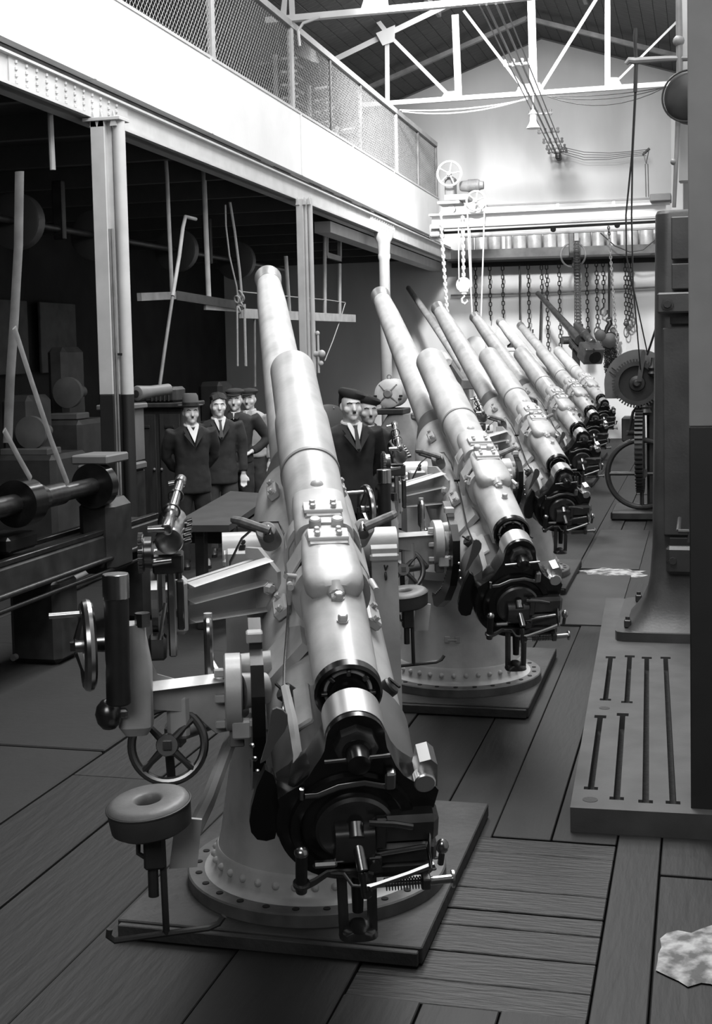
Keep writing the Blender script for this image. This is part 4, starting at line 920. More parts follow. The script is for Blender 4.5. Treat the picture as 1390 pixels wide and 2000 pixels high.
for k, dip in enumerate((6, 14, 26)):
    pts = [at(1068+(1300-1068)*t/8, 188+(170-188)*t/8+dip*(1-(t/4-1)**2), Y=21.7) for t in range(9)]
    rope(pts, .008, 'thin dark cable sagging below the right half of the truss chord, %s' % ('the tightest of three', 'the middle of three', 'the slackest of three')[k], 'cable', DARKI, 'cable', False)

# ================================================================== RIGHT SIDE: pillar, tall machine, slotted plate
pl = empty('trim_11', (.12, 5.15, 0)); st(pl)
for m, z0, z1 in ((DADO, 0, 1.57), (mat('pillar_grey', .26, .6, mott=.25, scale=3), 1.57, 7.0)):
    MB().box((-.01, 0, (z0+z1)/2), (.30, .04, z1-z0), .004).build('flange', m, pl)
    MB().box((.03, .09, (z0+z1)/2), (.03, .16, z1-z0), 0).build('web', m, pl)
    MB().box((-.01, .18, (z0+z1)/2), (.30, .04, z1-z0), .004).build('rear_flange', m, pl)
# slotted plate
TA = math.atan2(.152, 4.227); tp = empty('slotted_floor_plate', at(1113, 1577, Z=.1)*1.0, TA, 'long flat iron floor plate with T-ended slots beside the dark pillar', 'plate'); tp.location.z = 0
def tl(px, py):
    p = at(px, py, Z=.1)-V((tp.location.x, tp.location.y, .1)); c_, s_ = cos(-TA), sin(-TA); return (p.x*c_-p.y*s_, p.x*s_+p.y*c_)
slots = []
for (a, c_) in (((1194, 1282), (1180, 1368)), ((1231, 1280), (1222, 1373)), ((1267, 1283), (1254, 1568)), ((1304, 1283), (1307, 1570)), ((1175, 1397), (1150, 1542)), ((1218, 1393), (1201, 1562))):
    p, q = tl(*a), tl(*c_); slots.append(((p[0]+q[0])/2, q[1], p[1]))
W_, LN = .62, 4.35; xc = sorted({0, W_} | {round(s[0]+d, 4) for s in slots for d in (-.028, -.013, .013, .028)})
yc = sorted({0, LN} | {round(v, 4) for s in slots for v in (s[1], s[1]+.035, s[2]-.05, s[2])})
def hole(x, y):
    for sx, y0, y1 in slots:
        if abs(x-sx) < .0129 and y0 < y < y1: return True
        if abs(x-sx) < .0279 and (y0 < y < y0+.035 or y1-.05 < y < y1): return True
    return False
b = MB(); H0, H1 = 0.0, .10; nx, ny = len(xc)-1, len(yc)-1
G = [[hole((xc[i]+xc[i+1])/2, (yc[j]+yc[j+1])/2) for j in range(ny)] for i in range(nx)]
for i in range(nx):
    for j in range(ny):
        if G[i][j]: continue
        x0, x1, y0, y1 = xc[i], xc[i+1], yc[j], yc[j+1]
        b.add([(x0, y0, H1), (x1, y0, H1), (x1, y1, H1), (x0, y1, H1)], [(0, 1, 2, 3)])
        for di, dj, e in ((-1, 0, ((x0, y0), (x0, y1))), (1, 0, ((x1, y0), (x1, y1))), (0, -1, ((x0, y0), (x1, y0))), (0, 1, ((x0, y1), (x1, y1)))):
            ii, jj = i+di, j+dj
            if not (0 <= ii < nx and 0 <= jj < ny) or G[ii][jj]:
                (xa, ya), (xb, yb) = e; b.add([(xa, ya, H1), (xb, yb, H1), (xb, yb, H0), (xa, ya, H0)], [(0, 1, 2, 3)])
b.build('plate', TPLATE, tp, smooth=False)
MB().box((W_/2, LN/2, .012), (W_-.01, LN-.01, .02)).build('slot_floor', mat('slot_dark', .02, .9, mott=.8, scale=60), tp)  # dark, finely mottled bottom under the slots
for px, py, r in ((1152, 1562, .030), (1180, 1383, .026)):
    x, y = tl(px, py); MB().rev((x, y, .1), Z_, [(-.002, r), (.0015, r)], 24).build('round_plug', mat('plug_grey', .05, .8, mott=.5, scale=90), tp)
# tall machine column
yb = at(1200, 1243, Z=.13).y; xb = at(1200, 1243, Z=.13).x
mc = empty('machine_column', (xb, yb, .1), 0, 'tall dark cast iron machine column on a bolted flared foot', 'machine')
o2 = [(0.05, 0), (.62, 0), (.62, 1.15), (.05, 1.15), (.015, 1.12), (0, 1.05), (0, .06), (.012, .02)]
MB().prism(o2, (0, 0, 0.001), X_, Y_, .055).build('foot_plate', CAST, mc)
b = MB()
for x, y in ((.07, .14), (.10, .98)): b.box((x, y, .075), (.045, .045, .045), .006); 
for (x, y) in ((.07, .14), (.10, .98)):
    q = MB().box((x, y, .082), (.042, .042, .05), .006); q.cyl((x, y, .1), (x, y, .125), .014, n=10); q.build('foot_bolt', DARKI, mc)
S = []
zt = at(1281, 416, Y=yb+.35).z-.1
for z, x0 in ((.055, .06), (.09, .09), (.15, .135), (.24, .175), (.36, .20), (.55, .215), (1.0, .222), (1.6, .232), (zt-.02, .245), (zt, .255)):
    S.append((((x0+.66)/2, .45, z), X_, Y_, (.66-x0)/2, .42-(x0-.06)*.9, 7))
loft(MB(), S, 40).build('column_body', CAST, mc, ang=25)
fy = .45-(.42-.155*.9)-.01
def MX(px, Y): return at(px, 700, Y=Y).x-xb
zz = lambda py: at(1310, py, Y=yb+fy).z-.1
x13, x0_ = MX(1312, yb+fy), MX(1284, yb+fy)
MB().box(((x13+.56)/2, fy-.02, (zz(425)+zz(508))/2), (.56-x13, .06, zz(425)-zz(508)), .006).build('upper_slide', CAST, mc)
MB().box(((x13+.56)/2, fy-.02, (zz(516)+zz(566))/2), (.56-x13, .06, zz(516)-zz(566)), .006).build('upper_slide', CAST, mc)
MB().box(((x0_+.56)/2, fy-.035, (zz(572)+zz(612))/2), (.56-x0_, .09, zz(572)-zz(612)), .01).build('upper_clamp', CAST, mc)
MB().box(((x0_+.59)/2, fy-.005, (zz(640)+zz(1045))/2), (.53-x0_, .05, zz(640)-zz(1045)), .008).build('face_plate', CAST, mc)
MB().box((x13+.10, fy-.03, (zz(618)+zz(634))/2), (.22, .02, .045), .003).build('slot', PIT, mc)
MB().box((x13+.10, fy-.03, (zz(1048)+zz(1072))/2), (.24, .03, .07), .003).build('slot', PIT, mc)
MB().box((x13+.07, fy-.05, zz(1090)), (.22, .10, .17), .02).build('lower_clamp', CAST, mc)
for px, py in ((1303, 595), (1311, 1090)):
    q = MB().rev((MX(px, yb), fy-.08, zz(py)), -Y_, [(0, .038), (.012, .038), (.013, .024), (.04, .022)], 8); q.build('clamp_bolt', DARKI, mc)
b = MB(); p = at(1346, 1038, Y=yb-.6)-V((xb, yb, .1)); b.tube([p+V((-.06, 0, 0)), p], .012); b.tube([p+V((0, 0, -.06)), p+V((.02, 0, .08))], .014); b.tube([p+V((-.06, 0, 0)), p+V((-.06, .55, 0))], .012); b.build('clamp_handle', CAST, mc)
# upper frame above the column with bracket, pipe and pulley
uf = empty('belt_shifter', (at(1330, 100, Y=8.3).x, 8.3, 0), 0, 'grey upright post, arm and dark pulley above the tall machine column', 'machine')
ux = uf.location.x
U = lambda px, py, Y=8.3: at(px, py, Y=Y)-V(uf.location)
MB().box((U(1334, 300).x+.05, .25, 4.83), (.16, .10, 3.9), .008).build('post', mat('post_pale', .42, .6), uf)
q = MB().tube([U(1325, -20), U(1326, 60), U(1327, 160), U(1322, 270), U(1316, 405)], [.018, .02, .02, .014, .012], 10).build('conduit', IRONG, uf)
b = MB(); b.ball(U(1325, 80), .035); b.ball(U(1315, 316), .02); b.build('conduit_joint', IRONG, uf)
MB().tube([U(1222, 125), U(1228, 118), U(1240, 119), U(1300, 115), U(1345, 114)], [.012, .02, .022, .018, .016], 8).build('guide_arm', IRONG, uf)
MB().tube([U(1241, 55), U(1240, 70), U(1240, 85), U(1242, 118), U(1240, 180)], [.010, .014, .010, .012, .012], 8).build('shift_rod', DARKI, uf)
pu = MB().rev(U(1345, 190)+V((0, -.05, 0)), V((.25, 1, 0)), [(0, .125), (.02, .155), (.08, .16), (.10, .13)], 36).build('pulley', DARKI, uf)
MB().ring(U(1345, 190)+V((-.01, -.05, 0)), V((.25, 1, 0)), .15, .006, 36, 6).build('pulley_rim', DARKI, pu)
st(MB().box((-.40, 26.5, 3.2), (.22, 1.2, 6.4), .01).build('wall_right_return', WALLB)); bpy.data.objects['wall_right_return'].name = 'wall_right_pier'
# ropes to the geared machine
GYY = 14.6
rope([at(1240, 180, Y=8.3), at(1234, 300, Y=9.6), at(1222, 420, Y=11), at(1223, 500, Y=12), at(1237, 570, Y=13), at(1252, 738, Y=GYY)], .007, 'left dark cord running down to the big gear wheel from the raised guide arm', 'rope', DARKI, 'cord', False)
rope([at(1241, 180, Y=8.3), at(1235, 300, Y=9.6), at(1233, 420, Y=11), at(1236, 560, Y=12.6), at(1264, 690, Y=GYY)], .007, 'right dark cord running down to the lever beside the big gear wheel', 'rope', DARKI, 'cord', False)
rope([at(1281, 640, Y=13.4), at(1264, 692, Y=GYY)], .012, 'short dark cord slanting from the machine column to the gear lever', 'rope', DARKI, 'cord', False)
# geared machine
g0 = V((at(1253, 925, Y=GYY).x, GYY, 0)); gm = empty('geared_machine', g0, 0, 'dark machine with big gear wheel, toothed wheel and flywheel behind the tall column', 'machine')
Q = lambda px, py, d=0: at(px, py, Y=GYY+d)-g0
GR = mat('gear_iron', .045, .45, .3, mott=.4, scale=10)
fwl = MB().ring(Q(1253, 925), Y_, .365, .030, 48, 10).build('flywheel', GR, gm)
for a_ in (0, 90, 180, 270): MB().tube([Q(1253, 925), Q(1253, 925)+V((cos(radians(a_))*.36, 0, sin(radians(a_))*.36))], .022, 8).build('spoke', GR, fwl)
MB().cyl(Q(1253, 925, -.08), Q(1253, 925, .3), .06).build('hub', GR, fwl)
def gear(c, ax, R, w_, nt, m, par, name, inner=.0, tooth=.03):
    o = MB().rev(c, ax, [(0, R-tooth*1.6), (0, R), (w_, R), (w_, R-tooth*1.6)], 64, cap=True) if not inner else MB().washer(c, ax, inner, R, w_, 64)
    o = o.build(name, m, par); ax = V(ax).normalized(); a = Z_ if abs(ax.z) < .9 else X_
    e1 = (a-ax*a.dot(ax)).normalized(); e2 = ax.cross(e1); b = MB()
    for i in range(nt):
        t = 2*pi*i/nt; d = e1*cos(t)+e2*sin(t); s = ax.cross(d); T = Matrix(((d.x, s.x, ax.x, 0), (d.y, s.y, ax.y, 0), (d.z, s.z, ax.z, 0), (0, 0, 0, 1)))
        b.box((0, 0, 0), (tooth*1.6, 2*pi*R/nt*.5, w_*.98), 0, M=Matrix.Translation(V(c)+ax*(w_/2)+d*(R+tooth*.5)) @ T)
    q = b.build('teeth', m, o); q['kind'] = 'stuff'; return o
gear(Q(1242, 877, .1), X_, .44, .085, 56, GR, gm, 'toothed_wheel')
bg = gear(Q(1243, 749, -.1), Y_, .235, .07, 48, GR, gm, 'gear_wheel', .19, .022)
MB().rev(Q(1243, 749, -.02), Y_, [(0, .20), (.03, .20)], 40).build('gear_web', BLACKM, bg)
MB().rev(Q(1243, 749, -.16), Y_, [(0, .025), (.01, .035), (.05, .05), (.06, .08), (.10, .085), (.14, .09)], 24).build('gear_hub', GR, bg)
b = MB(); sec = [(.37*cos(radians(a_)), .37*sin(radians(a_))) for a_ in range(20, 195, 8)]+[(-.36, -.16), (.1, -.16)]
b.prism(sec, Q(1247, 749, .08), X_, Z_, -.03); b.build('guard_disc', mat('disc_grey', .11, .5, mott=.3), gm, smooth=False)
for px, py, ln in ((1196, 731, .09), (1199, 722, .07)): MB().box(Q(px, py, .045), (ln, .01, .012), 0, rot=Matrix.Rotation(radians(38), 4, 'Y')).build('disc_slot', PIT, gm)
MB().prism([(-.02, 0), (.03, 0), (.075, .30), (.06, .34), (.03, .32)], Q(1247, 745, -.16), X_, Z_, .02).build('lever', CAST, gm)
MB().rev(Q(1275, 735, -.1), Z_, [(0, .03), (.03, .06), (.06, .035), (.09, .055), (.12, .03), (.2, .02)], 16).build('knob', DARKI, gm)
MB().box(Q(1272, 752, .1), (.30, .12, .16), .02).build('bearing_arm', CAST, gm)
MB().rev(Q(1260, 800, -.05), Z_, [(-.06, .03), (-.03, .07), (.01, .05), (.03, .065), (.07, .03)], 16).build('bearing_cap', DARKI, gm)
MB().tube([Q(1228, 840), Q(1236, 805), Q(1243, 795), Q(1258, 795)], .016).build('brake_link', DARKI, gm)
MB().tube([Q(1222, 846, -.05), Q(1236, 846, .05)], .028).build('treadle', CAST, gm)
MB().box((.16, .25, .75), (.22, .3, 1.5), .03).build('frame', DARKI, gm)
MB().box((.05, .2, .05), (.75, .8, .10), .02).build('base', DARKI, gm)
MB().box((-.12, .45, .95), (.22, .3, .28), .02).build('gearbox', CAST, gm)
for k, (x0, x1, y0, y1, lb) in enumerate(((-1.15, -.55, 8.9, 10.9, 'near steel sheet lying on the floor left of the tall column'), (-.98, -.50, 11.2, 13.6, 'far steel sheet lying on the floor under the flywheel'))):
    tag(MB().box(((x0+x1)/2, (y0+y1)/2, .006), (x1-x0, y1-y0, .010), 0).build('floor_sheet', mat('sheet_steel', .05, .45, .3, mott=.5, scale=3), None), lb, 'sheet')
# pale spills on the boards
def spill(cx, cy, rx, ry, lab, h=.006, n_=26, seed=1):
    random.seed(seed); b = MB(); vs = [(cx, cy, h+.004)]; fs = []
    for i in range(n_):
        t = 2*pi*i/n_; k = random.uniform(.7, 1.15); vs.append((cx+rx*k*cos(t)*.6, cy+ry*k*sin(t)*.6, h+random.uniform(0, .006)))
    for i in range(n_):
        t = 2*pi*i/n_; k = random.uniform(.75, 1.2); vs.append((cx+rx*k*cos(t), cy+ry*k*sin(t), .0))
    for i in range(n_):
        j = (i+1) % n_; fs.append((0, 1+i, 1+j)); fs.append((1+i, 1+n_+i, 1+n_+j, 1+j))
    b.add(vs, fs); o = b.build('debris', DEBRIS); tag(o, lab, 'debris', kind='stuff'); return o
p = at(1345, 1868, Z=0); spill(p.x+.05, p.y, .15, .22, 'pale patch of plaster debris on the floor at bottom right')
p = at(1190, 1117, Z=0); spill(p.x+.02, p.y-.05, .26, .26, 'pale dusty patch on the floor beyond the third gun platform', .012, seed=4)

# ================================================================== LEFT SIDE UNDER THE GALLERY
XU = -5.45
def U2(px, py, X=XU): return at(px, py, X=X)
def rod(pts, r, lab, cat, m, nm, X=XU, group=None):
    return tag(MB().tube([U2(*p, X=X) for p in pts], r, 10).build(nm, m), lab, cat, group)
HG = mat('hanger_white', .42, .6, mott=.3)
rod([(97, 205), (103, 332)], .025, 'short pale hanger rod at upper left under the gallery beam', 'rod', HG, 'hanger_rod', -5.2)
rod([(322, 292), (326, 345), (336, 575)], .022, 'pale hanger rod just right of the first column', 'rod', HG, 'hanger_rod')
rod([(397, 322), (408, 592)], .030, 'thick pale hanger rod midway between the first two columns', 'rod', HG, 'hanger_rod')
rod([(382, 428), (362, 423), (357, 445), (350, 500), (337, 578)], .020, 'pale crank handled pole leaning against the first hanger rod', 'pole', HG, 'shifting_pole', -5.3)
rod([(337, 580), (322, 680), (312, 752)], .018, 'dim pole slanting down from the suspended beam to the wooden cabinet', 'pole', IRONG, 'shifting_pole', -5.3)
rod([(440, 400), (441, 440), (448, 500), (462, 560), (466, 600)], .010, 'left slack rope of the knotted bundle under the gallery', 'rope', ROPE, 'rope', -5.3)
rod([(449, 395), (458, 450), (468, 530), (473, 590)], .016, 'right taut rope of the knotted bundle under the gallery', 'rope', ROPE, 'rope', -5.3)
b = MB(); random.seed(5)
for k in range(7): b.ring(U2(468+random.uniform(-5, 5), 575+k*5, X=-5.3), (random.random(), random.random(), .4), .045, .010, 12, 6)
tag(b.build('rope_knot', ROPE), 'tangled rope knot tied at the end of the suspended beam', 'rope')
rod([(463, 598), (464, 715)], .011, 'left rope tail hanging below the knot', 'rope', ROPE, 'rope', -5.3)
rod([(477, 594), (480, 715)], .017, 'right thick rope tail hanging below the knot', 'rope', ROPE, 'rope', -5.3)
rod([(474, 570), (540, 577), (640, 586), (674, 591)], .008, 'taut cord stretched level behind the nearest gun muzzle', 'cord', ROPE, 'cord')
rod([(674, 592), (664, 625), (650, 665), (634, 705)], .008, 'cord hanging slack from the right end of the suspended shelf', 'cord', ROPE, 'cord')
q = empty('suspended_beam', U2(380, 585), 0, 'dark dusty beam suspended from hangers right of the first column', 'beam'); QM = Matrix.Translation(-U2(380, 585))
bar(MB(QM), U2(272, 580), U2(340, 577), .05, .08).build('beam_end', IRONG, q); bar(MB(QM), U2(340, 577), U2(465, 597), .06, .10).build('beam', DARKI, q)
bar(MB(QM), U2(400, 600), U2(460, 604), .03, .06).build('beam_fitting', IRONG, q)
q = empty('suspended_shelf', U2(620, 618), 0, 'pale suspended shelf hung in a frame right of the second column', 'shelf'); QM = Matrix.Translation(-U2(620, 618))
bar(MB(QM), U2(470, 612), U2(692, 622), .045, .12).build('shelf_board', HG, q)
for a_, c_ in (((634, 440), (634, 614)), ((663, 515), (663, 616)), ((558, 500), (565, 612))): MB(QM).tube([U2(*a_), U2(*c_)], .028, 8).build('shelf_hanger', HG, q)
b = MB(QM); 
for a_, c_ in (((637, 450), (637, 500)), ((663, 455), (663, 505)), ((637, 498), (664, 506))): bar(b, U2(*a_), U2(*c_), .05, .08)
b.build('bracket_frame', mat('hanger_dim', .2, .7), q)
rod([(497, 606), (498, 755)], .015, 'thin dim rod hanging beside the nearest gun barrel', 'rod', IRONG, 'hanger_rod')
# line shaft and pulleys in the dark
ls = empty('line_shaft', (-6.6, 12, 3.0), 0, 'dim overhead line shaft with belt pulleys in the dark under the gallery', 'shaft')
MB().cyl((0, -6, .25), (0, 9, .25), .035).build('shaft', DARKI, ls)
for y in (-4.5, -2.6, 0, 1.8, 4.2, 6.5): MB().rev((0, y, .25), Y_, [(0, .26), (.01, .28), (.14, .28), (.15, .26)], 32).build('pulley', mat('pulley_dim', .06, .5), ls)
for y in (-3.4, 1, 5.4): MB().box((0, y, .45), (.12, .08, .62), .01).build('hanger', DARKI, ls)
# belts at the left edge
BELT = mat('leather_belt', .17, .6, mott=.3, scale=12)
def belt(pts, w_, lab, X=-3.9):
    P = [at(px, py, X=X) for px, py in pts]; tag(MB().tube(P, w_, 6, flat=(1.0, .25)).build('drive_belt', BELT), lab, 'belt')
belt([(38, 335), (36, 480), (28, 620), (20, 740), (15, 865)], .030, 'pale curved drive belt hanging at the left edge of the frame')
belt([(28, 640), (60, 740), (100, 860), (132, 945)], .026, 'drive belt slanting down to the lathe headstock', -3.75)
belt([(8, 840), (40, 900), (60, 935)], .022, 'short dim drive belt at far left above the lathe chuck', -3.75)
# lathe
lz = empty('lathe', (-3.55, 7.2, 0), 0, 'dark lathe with chuck, drum and pulley wheel at the left edge', 'machine')
def LZ(px, py, Y): return at(px, py, Y=Y)-V((-3.55, 7.2, 0))
ax_x = LZ(190, 947, 8.0); cz = ax_x.z; cx_ = ax_x.x
LM = mat('lathe_iron', .02, .35, .4, mott=.5, scale=8); LP = mat('lathe_polish', .12, .3, .9, mott=.4, scale=16)
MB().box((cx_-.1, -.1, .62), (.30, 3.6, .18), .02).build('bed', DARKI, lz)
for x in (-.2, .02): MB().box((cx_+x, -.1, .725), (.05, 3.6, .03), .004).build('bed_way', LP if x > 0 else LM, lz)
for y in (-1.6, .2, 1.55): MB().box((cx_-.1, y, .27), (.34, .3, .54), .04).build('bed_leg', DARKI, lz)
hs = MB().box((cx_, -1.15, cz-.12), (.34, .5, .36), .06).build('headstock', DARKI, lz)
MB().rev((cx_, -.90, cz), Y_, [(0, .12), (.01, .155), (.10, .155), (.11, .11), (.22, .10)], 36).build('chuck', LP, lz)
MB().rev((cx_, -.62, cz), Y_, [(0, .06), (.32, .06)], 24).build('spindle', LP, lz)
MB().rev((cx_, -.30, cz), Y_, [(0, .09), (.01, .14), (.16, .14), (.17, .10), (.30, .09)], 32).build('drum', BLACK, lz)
MB().rev((cx_, -.02, cz), Y_, [(0, .07), (.3, .07), (.32, .055), (.8, .055)], 24).build('work_shaft', LP, lz)
pw = MB().rev((cx_, .72, cz), Y_, [(0, .06), (.004, .13), (.0, .148), (.09, .150), (.10, .13), (.11, .05)], 40).build('pulley_wheel', BLACK, lz)
MB().rev((cx_+.0, .68, cz+.03), Y_, [(0, .02), (.05, .022)], 14).build('hub_cap', LP, pw)
MB().tube([(cx_-.2, .60, cz-.05), (cx_+.05, .62, cz+.02)], .012).build('lever', LP, pw)
MB().box((cx_-.02, .95, cz-.35), (.26, .35, .5), .05).build('tailstock', DARKI, lz)
MB().box((cx_-.02, .9, cz+.17), (.26, .34, .06), .01).build('oil_tray', mat('tray_grey', .12, .6), lz)
ts = MB().box((cx_-.12, -.2, .80), (.24, .35, .10), .02).build('tool_slide', LM, lz)
MB().cyl((cx_+.08, -1.2, .55), (cx_+.08, 1.3, .55), .018).build('feed_rod', LP, lz)
MB().cyl((cx_+.08, -1.2, .47), (cx_+.08, 1.3, .47), .014).build('feed_rod', LM, lz)
for (a_, c_, r, lb) in (((60, 1168), (198, 1106), .022, 'long dim steel bar lying beside the lathe, near one'), ((75, 1175), (205, 1118), .016, 'long dim steel bar lying beside the lathe, far thinner one'), ((25, 1285), (150, 1232), .02, 'dim steel bar on the floor left of the side handwheel')):
    P0, P1 = at(a_[0], a_[1], Z=.12 if r > .019 and a_[1] < 1200 else .05), at(c_[0], c_[1], Z=.12 if r > .019 and a_[1] < 1200 else .05)
    tag(MB().cyl(P0, P1, r, n=12).build('steel_bar', IRONG), lb, 'bar')
# dark machine tool behind, pale cabinet, vise bench
c = at(215, 915, Y=11.2); cb = empty('tool_cabinet', (c.x, 11.2, 0), 0, 'pale painted tool cabinet behind the foot of the first column', 'cabinet')
CG = mat('cabinet_grey', .15, .6, mott=.3, scale=3); zt = at(215, 796, Y=11.2).z; zb_ = at(215, 905, Y=11.2).z
MB().box((.05, .2, (zt+zb_)/2), (.26, .4, zt-zb_), .01).build('body', CG, cb); MB().box((.05, .2, zt), (.32, .46, .05), .01).build('top', CG, cb)
MB().box((-.02, .1, zb_-.04), (.48, .5, .07), .015).build('ledge', CG, cb); MB().box((0, .15, (zb_-.07)/2), (.40, .4, zb_-.08), .02).build('base', DARKI, cb)
c = at(315, 900, Y=12.3); wc = empty('bench_cabinet', (c.x, 12.3, 0), 0, 'dark wooden bench cabinet right of the first column, behind the man in the hat', 'cabinet')
WD = mat('dark_wood', .028, .6, mott=.5, scale=4, stretch=(6, 6, 1)); zt = at(315, 795, Y=12.3).z
MB().box((0, .2, zt/2), (.52, .5, zt), .01).build('body', WD, wc)
MB().box((0, .18, zt+.02), (.60, .6, .05), .01).build('top', WD, wc)
for x in (-.13, .13):
    d = MB().box((x, -.06, zt*.55), (.22, .03, zt*.8), .006).build('door', WD, wc); MB().ball((x*.3, -.09, zt*.55), .015, 8).build('knob', IRONG, d)
    MB().box((x, -.08, zt*.86), (.10, .015, .03), .004).build('pull', DARKI, d)
MB().box((.02, .1, zt+.12), (.34, .3, .16), .03).build('vise_body', DARKI, wc)
for k in range(5): MB().cyl((-.06+.045*k, -.05, zt+.06), (-.06+.045*k, -.05, zt+.17), .012).build('gear_pin', DARKI, wc)
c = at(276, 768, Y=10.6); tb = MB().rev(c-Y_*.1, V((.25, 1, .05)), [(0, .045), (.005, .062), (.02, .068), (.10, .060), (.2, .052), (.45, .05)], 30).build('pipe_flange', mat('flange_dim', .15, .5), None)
MBh = MB().rev(c-V((.004, .105, 0)), V((.25, 1, .05)), [(0, .03), (.004, .03)], 20); MBh.build('bore', PIT, tb).location = -V(tb.location); tag(tb, 'dim hollow pipe end poking out beside the first column', 'pipe')
# marking-out table before the men
P = [at(px, py, Z=.74) for px, py in ((372, 1028), (447, 1027), (534, 966), (450, 960))]
c = sum(P, V())/4; mt = empty('marking_table', (c.x, c.y, 0), 0, 'flat iron marking table standing in front of the group of four men', 'table')
P = [p-V((c.x, c.y, 0)) for p in P]
MB().prism([(p.x, p.y) for p in (V((P[0].x-.15, P[0].y, 0)), P[1], P[2], P[3])], (0, 0, .70), X_, Y_, .045).build('table_top', mat('marking_iron', .06, .5, .2, mott=.3), mt, smooth=False)
for p in P: MB().box((p.x*.78, p.y*.78, .35), (.07, .07, .70), .006).build('leg', DARKI, mt)
MB().box((0, 0, .62), (.5, 1.2, .12), .01).build('rib', DARKI, mt)
# dim furniture deep under the gallery
random.seed(21)
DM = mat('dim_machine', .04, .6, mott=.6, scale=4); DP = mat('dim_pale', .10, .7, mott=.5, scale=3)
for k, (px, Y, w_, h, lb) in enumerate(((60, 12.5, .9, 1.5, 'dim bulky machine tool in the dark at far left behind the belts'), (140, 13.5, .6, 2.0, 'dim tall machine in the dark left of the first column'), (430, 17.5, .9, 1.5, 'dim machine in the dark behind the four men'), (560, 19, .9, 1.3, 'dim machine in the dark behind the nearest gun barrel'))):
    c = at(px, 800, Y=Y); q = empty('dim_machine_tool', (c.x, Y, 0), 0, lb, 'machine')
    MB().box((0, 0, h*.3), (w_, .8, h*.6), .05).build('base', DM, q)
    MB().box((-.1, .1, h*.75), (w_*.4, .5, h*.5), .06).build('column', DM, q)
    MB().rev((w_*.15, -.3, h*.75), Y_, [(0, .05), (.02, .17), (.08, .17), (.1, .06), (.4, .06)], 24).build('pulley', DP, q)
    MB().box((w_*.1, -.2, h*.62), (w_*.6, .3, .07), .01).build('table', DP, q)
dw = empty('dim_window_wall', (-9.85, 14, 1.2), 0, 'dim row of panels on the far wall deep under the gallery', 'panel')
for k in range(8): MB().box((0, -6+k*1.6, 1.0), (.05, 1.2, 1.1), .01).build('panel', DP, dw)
# ---- electric motor on its machine
c = at(757, 769, Y=13.6); em = empty('electric_motor', (c.x, 13.6, 0), 0, 'round pale electric motor with a cross ribbed end cover beside the third column', 'motor')
MB().rev((0, 0, c.z), Y_, [(0, .05), (.01, .12), (.03, .150), (.10, .158), (.12, .152), (.34, .152), (.36, .12)], 44).build('motor_body', mat('motor_grey', .62, .4, mott=.3, scale=8), em)
MB().rev((0, -.02, c.z), Y_, [(0, .035), (.012, .048), (.03, .055)], 24).build('end_cap', IRONG, em)
for a_ in (45, 135, 225, 315): MB().tube([V((cos(radians(a_))*.05, -.005, c.z+sin(radians(a_))*.05)), V((cos(radians(a_))*.135, .02, c.z+sin(radians(a_))*.135))], .009, 6).build('rib', IRONG, em)
for a_ in (-10, 190, 335): MB().box((cos(radians(a_))*.14, .01, c.z+sin(radians(a_))*.14), (.035, .02, .02), .003).build('vent', PIT, em)
MB().ring((.0, .08, c.z+.175), Y_, .022, .006, 16, 6).build('lifting_eye', IRONG, em)
MB().box((.02, .15, c.z-.19), (.30, .4, .06), .01).build('motor_foot', DARKI, em)
b = MB(); loft(b, [((.14, .15, z), X_, Y_, w_, d_, 4) for z, w_, d_ in ((.02, .34, .3), (.7, .32, .28), (c.z-.55, .30, .26), (c.z-.38, .26, .22), (c.z-.22, .16, .18))], 24); b.build('machine_housing', mat('housing_grey', .22, .4, mott=.4, scale=6), em)
MB().box((.35, .1, c.z-.24), (.20, .3, .08), .02).build('top_slide', IRONG, em)
MB().rev((.42, -.15, c.z-.42), X_, [(0, .05), (.02, .13), (.12, .13), (.14, .05)], 24).build('cone_pulley', BLACK, em)
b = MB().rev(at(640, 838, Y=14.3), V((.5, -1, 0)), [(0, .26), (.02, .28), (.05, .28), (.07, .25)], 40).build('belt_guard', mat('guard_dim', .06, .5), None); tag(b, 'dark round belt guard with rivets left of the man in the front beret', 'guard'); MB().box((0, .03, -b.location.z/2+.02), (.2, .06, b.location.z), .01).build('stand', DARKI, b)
b2 = MB()
for k in range(10): t = 2*pi*k/10; b2.ball(V((0, 0, 0))+V((.25*cos(t)*.89, .25*cos(t)*.45-.04, .28+.25*sin(t))), .012, 6)
b2.build('rivet', IRONG, b)
